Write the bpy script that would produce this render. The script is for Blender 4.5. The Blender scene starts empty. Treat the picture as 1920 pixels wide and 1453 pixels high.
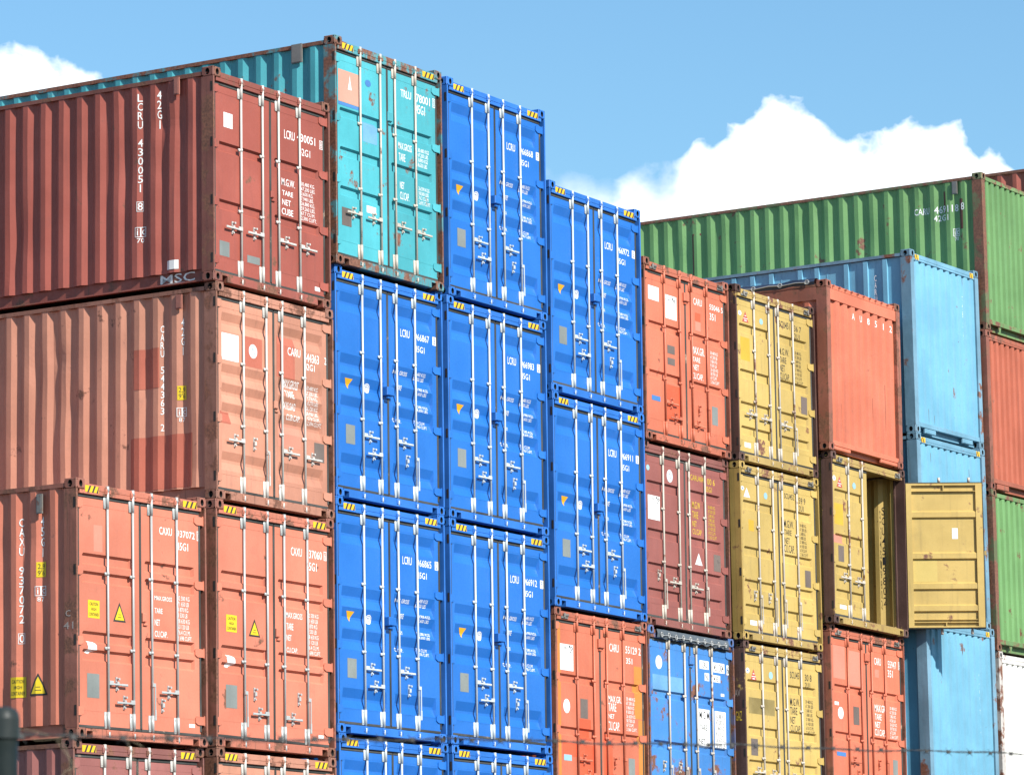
import bpy, bmesh, math, random
from mathutils import Vector, Matrix
R = math.radians
random.seed(7)
S = bpy.context.scene
COL = S.collection

# ------------------------------------------------------------------ camera
def cam_axes(yaw, pitch, roll):
    d = Vector((math.sin(yaw)*math.cos(pitch), math.cos(yaw)*math.cos(pitch), math.sin(pitch)))
    r = Vector((math.cos(yaw), -math.sin(yaw), 0)); u = r.cross(d)
    c, s = math.cos(roll), math.sin(roll)
    return c*r+s*u, -s*r+c*u, d
cr, cu, cd = cam_axes(1.01361599, .15988243, -.01772962)
cam = bpy.data.cameras.new('camera'); cam_o = bpy.data.objects.new('camera', cam); COL.objects.link(cam_o)
cam_o.matrix_world = Matrix(((cr.x, cu.x, -cd.x, -35.65579), (cr.y, cu.y, -cd.y, -27.95325), (cr.z, cu.z, -cd.z, 2.0127), (0, 0, 0, 1)))
cam.sensor_fit = 'HORIZONTAL'; cam.sensor_width = 36; cam.lens = 7655.04/1920*36
cam.clip_start = .5; cam.clip_end = 6000
cam.dof.use_dof = True; cam.dof.focus_distance = 52; cam.dof.aperture_fstop = 20
S.camera = cam_o

# ------------------------------------------------------------------ sky, clouds, sun
SUN_AZ, SUN_EL = R(14), R(37)          # the sun stands behind the camera, a little left of the door fronts
to_sun = Vector((-math.sin(SUN_AZ)*math.cos(SUN_EL), -math.cos(SUN_AZ)*math.cos(SUN_EL), math.sin(SUN_EL)))
sun = bpy.data.lights.new('sun', 'SUN'); sun.energy = 5.0; sun.angle = R(.5); sun.color = (1, .95, .87)
sun_o = bpy.data.objects.new('sun', sun); COL.objects.link(sun_o)
sun_o.rotation_euler = to_sun.to_track_quat('Z', 'Y').to_euler(); sun_o.location = (-20, -40, 40)
W_ = bpy.data.worlds.new('World'); S.world = W_; W_.use_nodes = True
nt = W_.node_tree; nt.nodes.clear()
def N(t, **kw):
    n = nt.nodes.new(t)
    for k, v in kw.items(): setattr(n, k, v)
    return n
L = nt.links.new
def M_(op, a, b=None, c=None, clamp=False):
    n = N('ShaderNodeMath', operation=op); n.use_clamp = clamp
    for i, v in enumerate((a, b, c)):
        if v is None: continue
        if isinstance(v, (int, float)): n.inputs[i].default_value = v
        else: L(v, n.inputs[i])
    return n.outputs[0]
sky = N('ShaderNodeTexSky'); sky.sky_type = 'NISHITA'; sky.sun_disc = False
sky.sun_elevation = SUN_EL; sky.sun_rotation = math.atan2(to_sun.x, to_sun.y)
sky.air_density = 1.25; sky.dust_density = .35; sky.ozone_density = 2.2
tc = N('ShaderNodeTexCoord'); sep = N('ShaderNodeSeparateXYZ'); L(tc.outputs['Generated'], sep.inputs[0])
az = M_('MULTIPLY', M_('ARCTAN2', sep.outputs[0], sep.outputs[1]), 57.29578)
el = M_('MULTIPLY', M_('ARCSINE', sep.outputs[2]), 57.29578)
vs = N('ShaderNodeVectorMath', operation='MULTIPLY'); vs.inputs[1].default_value = (1, 1, 1.25); L(tc.outputs['Generated'], vs.inputs[0])
def noise(scale, detail, rough):
    n = N('ShaderNodeTexNoise'); n.inputs['Scale'].default_value = scale; n.inputs['Detail'].default_value = detail
    n.inputs['Roughness'].default_value = rough; L(vs.outputs[0], n.inputs['Vector']); return n.outputs[0]
# height of the cumulus bank over the compass: (azimuth, elevation of its top), in degrees
TOPS = [(48, 13.4), (49.6, 14.0), (50.8, 14.04), (51.3, 13.97), (51.7, 13.75), (52.17, 13.6), (52.45, 13.35), (52.8, 13.05), (54, 11.9),
        (57, 11.6), (58.36, 12.1), (58.63, 12.3), (58.9, 12.25), (59.1, 12.14), (59.35, 11.98), (59.58, 11.98), (59.85, 12.3), (60.1, 12.22), (60.42, 12.2),
        (60.66, 12.5), (60.76, 12.72), (61.08, 12.6), (61.5, 12.9), (61.75, 13.1), (62.05, 13.13), (62.36, 13.02), (62.73, 12.7), (62.95, 12.47), (63.4, 12.57),
        (63.8, 12.72), (64.25, 12.71), (64.58, 12.66), (64.7, 12.4), (64.8, 12.22), (64.92, 12.32), (65.13, 12.12), (65.31, 11.95), (65.5, 11.77), (66.0, 11.5), (68, 10.8)]
rmp = N('ShaderNodeFloatCurve'); cv = rmp.mapping.curves[0]
for i, (a, e) in enumerate(TOPS):
    p = ((a-48)/20, (e-10)/5)
    if i == 0: cv.points[0].location = p
    elif i == len(TOPS)-1: cv.points[-1].location = p
    else: cv.points.new(*p)
for p in cv.points: p.handle_type = 'VECTOR'
rmp.mapping.update()
def MR(v, a, c, lo=0.0, hi=1.0):
    n = N('ShaderNodeMapRange'); n.interpolation_type = 'SMOOTHSTEP'
    for k, x in (('From Min', a), ('From Max', c), ('To Min', lo), ('To Max', hi)): n.inputs[k].default_value = x
    L(v, n.inputs['Value']); return n.outputs[0]
L(M_('DIVIDE', M_('SUBTRACT', az, 48.0), 20.0, clamp=True), rmp.inputs['Value'])
top = M_('ADD', M_('MULTIPLY', rmp.outputs[0], 5.0), 10.0)
top = M_('SUBTRACT', top, MR(M_('ABSOLUTE', M_('SUBTRACT', az, 57.0)), 12.0, 20.0, 0.0, 7.0))
def billow(n): return M_('SUBTRACT', .32, M_('ABSOLUTE', M_('MULTIPLY', M_('SUBTRACT', n, .5), 2.0)))
lobes = M_('ADD', M_('MULTIPLY', billow(noise(62, 1.5, .5)), .55), M_('MULTIPLY', billow(noise(170, 3, .55)), .22))
dist = M_('ADD', M_('SUBTRACT', top, el), lobes)
left = M_('ADD', MR(az, 60.2, 61.0), MR(az, 56.0, 55.0), clamp=True)                                    # the left of the bank is thinner, with blue showing through
soft = M_('ADD', MR(left, 0, 1, .34, .20), 0.0)
edge = M_('SMOOTH_MIN', M_('DIVIDE', M_('SUBTRACT', dist, .14), soft, clamp=True), 1.0, .3)
thin = MR(noise(34, 4, .55), .40, .60)
veil = M_('ADD', M_('MULTIPLY', left, .55), M_('ADD', .42, M_('MULTIPLY', thin, .6)), clamp=True)
cover = M_('MULTIPLY', edge, veil, clamp=True)
shade = MR(noise(20, 4, .6), .42, .68)
cloudc = N('ShaderNodeMix', data_type='RGBA'); L(M_('MULTIPLY', shade, M_('SUBTRACT', 1.0, M_('MULTIPLY', left, .55))), cloudc.inputs['Factor'])
cloudc.inputs['A'].default_value = (11.5, 11.7, 11.9, 1); cloudc.inputs['B'].default_value = (6.2, 7.4, 8.6, 1)
tint = N('ShaderNodeMix', data_type='RGBA', blend_type='MULTIPLY'); tint.inputs['Factor'].default_value = 1
L(sky.outputs[0], tint.inputs['A']); tint.inputs['B'].default_value = (.74, 1.02, 1.16, 1)
mx = N('ShaderNodeMix', data_type='RGBA'); L(cover, mx.inputs['Factor'])
L(tint.outputs['Result'], mx.inputs['A']); L(cloudc.outputs['Result'], mx.inputs['B'])
bg = N('ShaderNodeBackground'); bg.inputs['Strength'].default_value = .0805
L(mx.outputs['Result'], bg.inputs['Color'])
wo = N('ShaderNodeOutputWorld'); L(bg.outputs[0], wo.inputs[0])
S.view_settings.view_transform = 'Standard'; S.view_settings.look = 'None'
S.view_settings.exposure = .79; S.view_settings.gamma = 1.0

# ------------------------------------------------------------------ materials
MATS = {}
def mat(name, base, rough=.5, rust=0.0, var=.10, streak=.0, metal=0.0, spot=0.0, bump=.25, rustc=(.10, .042, .025)):
    """painted or bare surface: base colour, large faded clouds, vertical dirt streaks, rust blooms"""
    if name in MATS: return MATS[name]
    base = tuple(c*.80 for c in base)
    m = bpy.data.materials.new(name); m.use_nodes = True; t = m.node_tree; l = t.links.new; t.nodes.clear()
    def n(ty, **kw):
        o = t.nodes.new(ty)
        for k, v in kw.items(): setattr(o, k, v)
        return o
    out = n('ShaderNodeOutputMaterial'); b = n('ShaderNodeBsdfPrincipled'); l(b.outputs[0], out.inputs[0])
    b.inputs['Metallic'].default_value = metal; b.inputs['Specular IOR Level'].default_value = .2 if name in ('post_green', 'rubber') else .45
    tcx = n('ShaderNodeTexCoord'); oi = n('ShaderNodeObjectInfo')
    rnd = n('ShaderNodeVectorMath', operation='SCALE'); rnd.inputs[0].default_value = (31, 17, 43); l(oi.outputs['Random'], rnd.inputs['Scale'])
    ad = n('ShaderNodeVectorMath', operation='ADD'); l(tcx.outputs['Object'], ad.inputs[0]); l(rnd.outputs[0], ad.inputs[1])
    def nz(scale, detail, vec=None, rg=.55):
        o = n('ShaderNodeTexNoise'); o.inputs['Scale'].default_value = scale; o.inputs['Detail'].default_value = detail
        o.inputs['Roughness'].default_value = rg; l(vec or ad.outputs[0], o.inputs['Vector']); return o.outputs[0]
    def mr(v, a, c, lo, hi):
        o = n('ShaderNodeMapRange'); o.interpolation_type = 'SMOOTHSTEP'
        for k, x in (('From Min', a), ('From Max', c), ('To Min', lo), ('To Max', hi)): o.inputs[k].default_value = x
        l(v, o.inputs['Value']); return o.outputs[0]
    def mix(f, a, c):
        o = n('ShaderNodeMix', data_type='RGBA')
        for k, x in (('Factor', f), ('A', a), ('B', c)):
            if hasattr(x, 'links'): l(x, o.inputs[k])
            elif k == 'Factor': o.inputs[k].default_value = x
            else: o.inputs[k].default_value = (*x[:3], 1)
        return o.outputs['Result']
    st = n('ShaderNodeVectorMath', operation='MULTIPLY'); st.inputs[1].default_value = (14, 14, .9); l(ad.outputs[0], st.inputs[0])
    lite = tuple(min(1, c*(1+var)+.02*var*4) for c in base); dark = tuple(c*(1-var) for c in base)
    col = mix(mr(nz(1.3, 4), .3, .7, 0, 1), dark, lite)
    grain = nz(38, 5)
    col = mix(mr(grain, .35, .75, 0, .10+var*.5), col, tuple(c*.75 for c in base))
    if name in PC or name.endswith(('_frame', '_post')):
        vr = .035 if 'blue' in name else .09
        sc = n('ShaderNodeVectorMath', operation='SCALE'); l(col, sc.inputs[0]); l(mr(oi.outputs['Random'], 0, 1, 1-vr, 1+vr), sc.inputs['Scale']); col = sc.outputs[0]
        sp2 = mr(nz(5.5, 6, None, .62), .56, .70, 0, .16 if 'blue' not in name else .05); col = mix(sp2, col, tuple(c*.45+.03 for c in base))
    if streak:
        col = mix(mr(nz(1.0, 4, st.outputs[0]), .50, .78, 0, streak), col, tuple(c*.35+.02 for c in base))
    if rust:
        f = mr(nz(2.6, 9, None, .68), .66-rust*.34, .72-rust*.30, 0, 1)
        rc = mix(mr(grain, .3, .7, 0, 1), rustc, tuple(c*2.0 for c in rustc))
        col = mix(f, col, rc)
        if rust > .2:
            f2 = mr(nz(1.0, 6, st.outputs[0], .6), .72-rust*.28, .80-rust*.22, 0, .85); col = mix(f2, col, rc)
    if spot:
        f3 = mr(nz(11, 7, None, .7), .70-spot*.1, .74-spot*.1, 0, 1); col = mix(f3, col, rustc)
    l(col, b.inputs['Base Color'])
    l(mr(grain, .3, .7, rough-.06, rough+.1), b.inputs['Roughness'])
    if bump:
        bp = n('ShaderNodeBump'); bp.inputs['Strength'].default_value = bump; bp.inputs['Distance'].default_value = .012 if 'blue' in name else .022
        l(nz(3.2, 5), bp.inputs['Height']); l(bp.outputs[0], b.inputs['Normal'])
    MATS[name] = m; return m
PC = dict(salmon=(0.58, 0.18, 0.108), brick=(0.335, 0.078, 0.052), faded=(0.51, 0.222, 0.142), teal=(0.058, 0.365, 0.42), blue=(0.012, 0.142, 0.51), orange=(0.58, 0.155, 0.082), maroon=(0.27, 0.082, 0.066), sky=(0.15, 0.4, 0.56), green=(0.14, 0.3, 0.1), red=(0.42, 0.105, 0.052), white=(0.78, 0.77, 0.72), sign=(0.045, 0.2, 0.52), yellow=(0.5, 0.35, 0.1), mauve=(0.3, 0.105, 0.09))
for k, rs, sk, sp in (('salmon', .08, .10, .0), ('brick', .12, .30, .15), ('faded', .11, .30, .15), ('teal', .16, .12, .25), ('blue', .0, .05, 0), ('orange', .10, .22, .1), ('maroon', .14, .2, .1),
                      ('sky', .04, .16, .12), ('green', .15, .25, .25), ('red', .10, .3, .1), ('white', .05, .1, 0), ('sign', .32, .3, .3), ('yellow', .16, .30, .25), ('mauve', .10, .15, .1)):
    mat(k, PC[k], .42 if k == 'blue' else .55, rs, .06 if k == 'blue' else .10, sk, 0, sp)
    mix_ = lambda a, b, f: tuple(x*(1-f)+y*f for x, y in zip(a, b))
    # steel frame in the same paint, more worn
    wear = dict(blue=.0, white=.25, teal=.62, green=.55, sky=.20, yellow=.40, sign=.55).get(k, .42)
    mat(k+'_frame', mix_(PC[k], (.12, .06, .045), .0 if k == 'blue' else .22), .6, wear, .14, .3 if wear else .06, 0, wear*.6, .4)
    mat(k+'_post', mix_(PC[k], (.13, .06, .045), .0 if k == 'blue' else (.62 if k not in ('sky', 'white', 'teal') else .35)), .65, wear+.1 if wear else .0, .18, .4 if wear else .06, 0, wear, .5)
mat('rust_paint', (.30, .11, .08), .6, .2, .15, .2)
mat('yellow_rust_post', (.085, .036, .026), .7, .12, .2, .35, 0, .2, .4, (.30, .20, .05))
mat('yellow_sound_post', (.42, .28, .07), .6, .25, .14, .3, 0, .2)
mat('rod_white', (.56, .54, .50), .35, .10, .06, .15, 0, .3, .1)
mat('rod_steel', (.45, .47, .46), .38, .05, .08, .1, .15, .1, .1)
mat('rod_blue_white', (.55, .61, .64), .35, .0, .05, .05, .1, 0, .1)
mat('rod_cream', (.52, .47, .40), .5, .22, .08, .2, 0, .3, .1)
mat('rubber', (.045, .047, .044), .7, .10, .25, .3, 0, 0, .2, (.16, .12, .09))
mat('hollow_shade', (.02, .017, .016), .9, 0, .1, 0, 0, 0, 0)  # near-black paint for the shade inside hinge slots and casting eyes
mat('text_white', (.86, .86, .84), .55, 0, .05, .05, 0, 0, 0)
mat('text_black', (.025, .024, .022), .6, 0, .1, 0, 0, 0, 0)
mat('text_yellow', (.62, .42, .03), .6, 0, .12, 0, 0, 0, 0)
mat('text_blue', (.03, .14, .45), .5, 0, .1, 0, 0, 0, 0)
mat('hazard_yellow', (.82, .49, .012), .45, 0, .06, 0, 0, 0, 0)
mat('hazard_black', (.045, .035, .03), .55, 0, .1, 0, 0, 0, 0)
mat('sticker_white', (.84, .84, .82), .5, 0, .04, .05, 0, 0, 0)
mat('sticker_yellow', (.72, .52, .01), .45, 0, .05, .05, 0, 0, 0)
mat('sticker_amber', (.80, .40, .01), .45, 0, .05, 0, 0, 0, 0)
mat('sticker_red', (.48, .08, .06), .5, 0, .1, 0, 0, 0, 0)
mat('sticker_blue', (.06, .19, .46), .45, 0, .08, 0, 0, 0, 0)
mat('sticker_cyan', (.30, .50, .58), .5, 0, .08, 0, 0, 0, 0)
mat('sticker_salmon', (.62, .30, .22), .5, 0, .05, 0, 0, 0, 0)
mat('sticker_grey', (.10, .10, .10), .5, 0, .1, 0, 0, 0, 0)
mat('plate_grey', (.27, .29, .27), .45, .0, .15, .1, .3, .5, .2, (.12, .13, .12))
mat('plate_brown', (.17, .13, .11), .5, .1, .15, .1, .2, .5, .2, (.07, .055, .05))
mat('patch_dark', (.43, .115, .068), .6, .06, .1, .3, 0, .1)
mat('patch_pale', (.60, .22, .15), .6, .03, .06, .1)
mat('patch_orange', (.56, .21, .035), .6, .0, .06, .1)
mat('patch_cyan', (.13, .33, .58), .6, .12, .2, .1, 0, .3)
mat('patch_dirt', (.27, .20, .06), .7, .25, .3, .3)
mat('cover', (.075, .095, .115), .6, 0, .25, .2, 0, 0, .6)
mat('cover_navy', (.02, .035, .075), .5, 0, .25, .2, 0, 0, .6)
mat('ring', (.55, .55, .53), .4, 0, .1, 0, .4, 0, 0)
mat('wood', (.20, .13, .07), .7, 0, .2, .3)
mat('wire_dark', (.05, .048, .045), .6, 0, .2, 0, .2, 0, 0)
mat('chalk', (.40, .33, .30), .8, 0, .2)
mat('rust_scar', (.13, .045, .03), .8, 0, .2)
mat('patch_amber', (.62, .36, .03), .6, 0, .1)
mat('patch_vermilion', (.62, .095, .035), .6, 0, .1)
mat('galvanised', (.22, .21, .19), .5, .15, .2, 0, .4, 0, .2)
mat('post_green', (.007, .013, .012), .42, 0, .2, .1, 0, 0, .2)
mat('straw', (.30, .24, .15), .8, 0, .2, 0, 0, 0, 0)

# ------------------------------------------------------------------ mesh helpers
class MB:
    def __init__(s): s.v = []; s.f = []; s.mi = []
    def quad(s, a, b, c, d, mi=0):
        i = len(s.v); s.v += [a, b, c, d]; s.f.append((i, i+1, i+2, i+3)); s.mi.append(mi)
    def poly(s, pts, mi=0):
        i = len(s.v); s.v += pts; s.f.append(tuple(range(i, i+len(pts)))); s.mi.append(mi)
    def box(s, x0, x1, y0, y1, z0, z1, mi=0):
        i = len(s.v)
        s.v += [(x0, y0, z0), (x1, y0, z0), (x1, y1, z0), (x0, y1, z0), (x0, y0, z1), (x1, y0, z1), (x1, y1, z1), (x0, y1, z1)]
        for q in ((0, 3, 2, 1), (4, 5, 6, 7), (0, 1, 5, 4), (1, 2, 6, 5), (2, 3, 7, 6), (3, 0, 4, 7)):
            s.f.append(tuple(i+k for k in q)); s.mi.append(mi)
    def bevbox(s, x0, x1, y0, y1, z0, z1, b=.004, mi=0):
        """box whose front edges (towards -y) are chamfered"""
        i = len(s.v)
        s.v += [(x0, y0+b, z0), (x1, y0+b, z0), (x1, y0+b, z1), (x0, y0+b, z1), (x0+b, y0, z0+b), (x1-b, y0, z0+b), (x1-b, y0, z1-b), (x0+b, y0, z1-b),
                (x0, y1, z0), (x1, y1, z0), (x1, y1, z1), (x0, y1, z1)]
        for q in ((4, 5, 6, 7), (0, 1, 5, 4), (1, 2, 6, 5), (2, 3, 7, 6), (3, 0, 4, 7), (0, 8, 9, 1), (1, 9, 10, 2), (2, 10, 11, 3), (3, 11, 8, 0), (8, 11, 10, 9)):
            s.f.append(tuple(i+k for k in q)); s.mi.append(mi)
    def tube(s, p, q, r, n=8, r2=None, mi=0, caps=True):
        p = Vector(p); q = Vector(q); d = (q-p).normalized(); a = d.orthogonal().normalized(); b = d.cross(a); r2 = r if r2 is None else r2
        i = len(s.v)
        for k in range(n):
            w = a*math.cos(2*math.pi*k/n)+b*math.sin(2*math.pi*k/n); s.v.append(tuple(p+w*r)); s.v.append(tuple(q+w*r2))
        for k in range(n):
            j = (k+1) % n; s.f.append((i+2*k, i+2*j, i+2*j+1, i+2*k+1)); s.mi.append(mi)
        if caps:
            s.f.append(tuple(i+2*k for k in reversed(range(n)))); s.mi.append(mi)
            s.f.append(tuple(i+2*k+1 for k in range(n))); s.mi.append(mi)
    def path(s, pts, r, n=6):
        for a, b in zip(pts, pts[1:]): s.tube(a, b, r, n)
    def disc(s, cx, y, cz, rx, rz, n=20, mi=0):
        s.poly([(cx+rx*math.cos(2*math.pi*k/n), y, cz+rz*math.sin(2*math.pi*k/n)) for k in range(n)], mi)
    def build(s, name, mats, parent=None, smooth=False):
        me = bpy.data.meshes.new(name); me.from_pydata([tuple(v) for v in s.v], [], s.f)
        for m in (mats if isinstance(mats, (list, tuple)) else [mats]): me.materials.append(MATS[m])
        for p, k in zip(me.polygons, s.mi): p.material_index = k
        if smooth:
            for p in me.polygons: p.use_smooth = len(p.vertices) <= 4
        o = bpy.data.objects.new(name, me); COL.objects.link(o)
        if parent: o.parent = parent
        return o
def tag(o, label, cat, group=None, kind=None):
    if label: o['label'] = label
    if cat: o['category'] = cat
    if group: o['group'] = group
    if kind: o['kind'] = kind
    return o
def copy_tree(o, parent=None):
    c = o.copy(); COL.objects.link(c); c.parent = parent
    for ch in list(o.children): copy_tree(ch, c)
    return c

W = 2.438; DY = .042
CAST = {}
def casting_mesh(m):
    """ISO corner casting: rounded-edge steel block with an oval eye in each upright face"""
    if m in CAST: return CAST[m]
    b = MB(); sx, sy, sz = .162, .178, .118; NN = 16; bv = .010
    c = Vector((sx/2, sy/2, sz/2))
    for ax, hw in ((0, sy/2), (1, sx/2)):
        for sg in (-1, 1):
            out = []; ell = []; inn = []
            hz = sz/2-bv; h = hw-bv; dep = (sx if ax == 0 else sy)/2
            for k in range(NN):
                t = 2*math.pi*(k+.5)/NN; u, v = math.cos(t), math.sin(t); q = max(abs(u), abs(v))
                def P(a, e, d):
                    return tuple(c+(Vector((sg*d, a*sg*-1, e)) if ax == 0 else Vector((a*sg*1.0, sg*d, e))))
                # square the outer ring
                uu = math.copysign(h, u) if abs(u) >= abs(v) else h*u/abs(v); vv = math.copysign(hz, v) if abs(v) >= abs(u) else hz*v/abs(u)
                out.append(P(uu, vv, dep)); ell.append(P(.026*u*(1.2 if ax == 1 else 1.25), .040*v, dep)); inn.append(P(.026*u*1.2, .040*v, dep-.05))
            for k in range(NN):
                j = (k+1) % NN
                b.quad(out[k], out[j], ell[j], ell[k]); b.quad(ell[k], ell[j], inn[j], inn[k], 1)
            b.poly(inn, 1)
            # corners of the face that the ring cuts off
            for a in (-1, 1):
                for e in (-1, 1):
                    pass
    # bevelled shell behind the faces
    i = len(b.v); e = .0006
    X, Y, Z = (0+e, sx-e), (0+e, sy-e), (0, sz)
    def ring(z, ins):
        return [(X[0]+ins, Y[0]+bv, z), (X[0]+bv, Y[0]+ins, z), (X[1]-bv, Y[0]+ins, z), (X[1]-ins, Y[0]+bv, z), (X[1]-ins, Y[1]-bv, z), (X[1]-bv, Y[1]-ins, z), (X[0]+bv, Y[1]-ins, z), (X[0]+ins, Y[1]-bv, z)]
    rings = [ring(0, bv*.8), ring(bv, 0), ring(sz-bv, 0), ring(sz, bv*.8)]
    for r0, r1 in zip(rings, rings[1:]):
        for k in range(8):
            j = (k+1) % 8
            if r0 is rings[1] and k % 2 == 1: continue
            b.quad(r0[k], r0[j], r1[j], r1[k])
    b.poly(list(reversed(rings[0]))); b.poly(rings[3])
    me = bpy.data.meshes.new('corner_casting'); me.from_pydata([tuple(v) for v in b.v], [], b.f)
    me.materials.append(MATS[m]); me.materials.append(MATS['hollow_shade'])  # eye pockets get the shade of a deep hollow as their colour
    for p, k in zip(me.polygons, b.mi): p.material_index = k
    CAST[m] = me; return me

def trapezoid(a0, a1, pitch=(.070, .068, .072, .068), first=0):
    """list of (position, 0 = outer plane .. 1 = inner plane) along a corrugated wall, starting on an inner flat"""
    pts = [(a0, 1)]; p = a0; k = 0; seq = (1, 0, 0, 1)
    while True:
        for st, d in zip(pitch, seq):
            p += st
            if p >= a1: pts.append((a1, d)); return pts
            pts.append((p, d))
def lerp_profile(pts, a):
    for (p, d), (q, e) in zip(pts, pts[1:]):
        if p <= a <= q: return d+(e-d)*((a-p)/(q-p) if q > p else 0)
    return pts[-1][1]

def wall_sheet(pts, f, z0, z1):
    b = MB()
    for (p, d), (q, e) in zip(pts, pts[1:]):
        b.quad(f(p, d, z0), f(q, e, z0), f(q, e, z1), f(p, d, z1))
    return b

# ------------------------------------------------------------------ lettering and stickers
FONT = {}
def text_mesh(s):
    bold = .0 if '|' in s else .005
    if s in FONT: return FONT[s]
    cu_ = bpy.data.curves.new('t', 'FONT'); cu_.body = s.replace('|', '\n'); cu_.offset = bold; cu_.resolution_u = 2; cu_.space_line = .92
    o = bpy.data.objects.new('t', cu_); COL.objects.link(o)
    bpy.context.view_layer.update()
    me = bpy.data.meshes.new_from_object(o.evaluated_get(bpy.context.evaluated_depsgraph_get()))
    vs_ = [tuple(v.co) for v in me.vertices]; fs = [tuple(p.vertices) for p in me.polygons]
    bpy.data.objects.remove(o); bpy.data.curves.remove(cu_); bpy.data.meshes.remove(me)
    FONT[s] = (vs_, fs); return FONT[s]
def text_flat(s, x0, z0, x1, z1):
    """lettering as flat 2-d verts/faces fitted exactly into a box"""
    v, f = text_mesh(s); xs = [p[0] for p in v]; ys = [p[1] for p in v]
    ax, bx, ay, by = min(xs), max(xs), min(ys), max(ys)
    return [(x0+(p[0]-ax)/(bx-ax)*(x1-x0), z0+(p[1]-ay)/(by-ay)*(z1-z0)) for p in v], f
def merge(parts):
    V = []; F = []
    for v, f in parts:
        k = len(V); V += v; F += [tuple(i+k for i in q) for q in f]
    return V, F
def rect2(x0, z0, x1, z1): return [(x0, z0), (x1, z0), (x1, z1), (x0, z1)], [(0, 1, 2, 3)]
def frame2(x0, z0, x1, z1, t): return merge([rect2(x0, z0, x0+t, z1), rect2(x1-t, z0, x1, z1), rect2(x0+t, z0, x1-t, z0+t), rect2(x0+t, z1-t, x1-t, z1)])
def ell2(x0, z0, x1, z1, n=22): return [((x0+x1)/2+(x1-x0)/2*math.cos(2*math.pi*k/n), (z0+z1)/2+(z1-z0)/2*math.sin(2*math.pi*k/n)) for k in range(n)], [tuple(range(n))]
def ring2(x0, z0, x1, z1, w, n=22):
    a = ell2(x0, z0, x1, z1, n)[0]; c = ell2(x0+w, z0+w, x1-w, z1-w, n)[0]
    return a+c, [(k, (k+1) % n, n+(k+1) % n, n+k) for k in range(n)]
def poly2(p): return list(p), [tuple(range(len(p)))]
def conform(name, vf, m, parent, surf, cuts, off, bent=True):
    """lay flat shapes on a (possibly corrugated) wall: cut them at the wall's folds, then drape"""
    bm = bmesh.new(); v, f = vf
    vv = [bm.verts.new((p[0], 0, p[1])) for p in v]
    for q in f:
        try: bm.faces.new([vv[i] for i in q])
        except ValueError: pass
    if bent:
        lo = [min(p[i] for p in v) for i in (0, 1)]; hi = [max(p[i] for p in v) for i in (0, 1)]
        for ax, c in cuts:
            if lo[ax] < c < hi[ax]:
                bmesh.ops.bisect_plane(bm, geom=bm.verts[:]+bm.edges[:]+bm.faces[:], plane_co=(c, 0, 0) if ax == 0 else (0, 0, c), plane_no=(1, 0, 0) if ax == 0 else (0, 0, 1), dist=1e-5)
    for x in bm.verts: x.co = surf(x.co.x, x.co.z, off)
    me = bpy.data.meshes.new(name); bm.to_mesh(me); bm.free(); me.materials.append(MATS[m])
    o = bpy.data.objects.new(name, me); COL.objects.link(o); o.parent = parent; return o
SHEET = dict(W='sticker_white', Y='sticker_yellow', O='sticker_amber', R='sticker_red', U='sticker_blue', C='sticker_cyan', S='sticker_salmon', G='sticker_grey', P='plate_grey', B='plate_brown',
             A='patch_dark', L='patch_pale', M='patch_orange', D='patch_dirt', N='patch_vermilion', H='rust_scar', Q='patch_amber')
INK = dict(W='text_white', K='text_black', K2='text_black', T='text_yellow', H='chalk')
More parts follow.
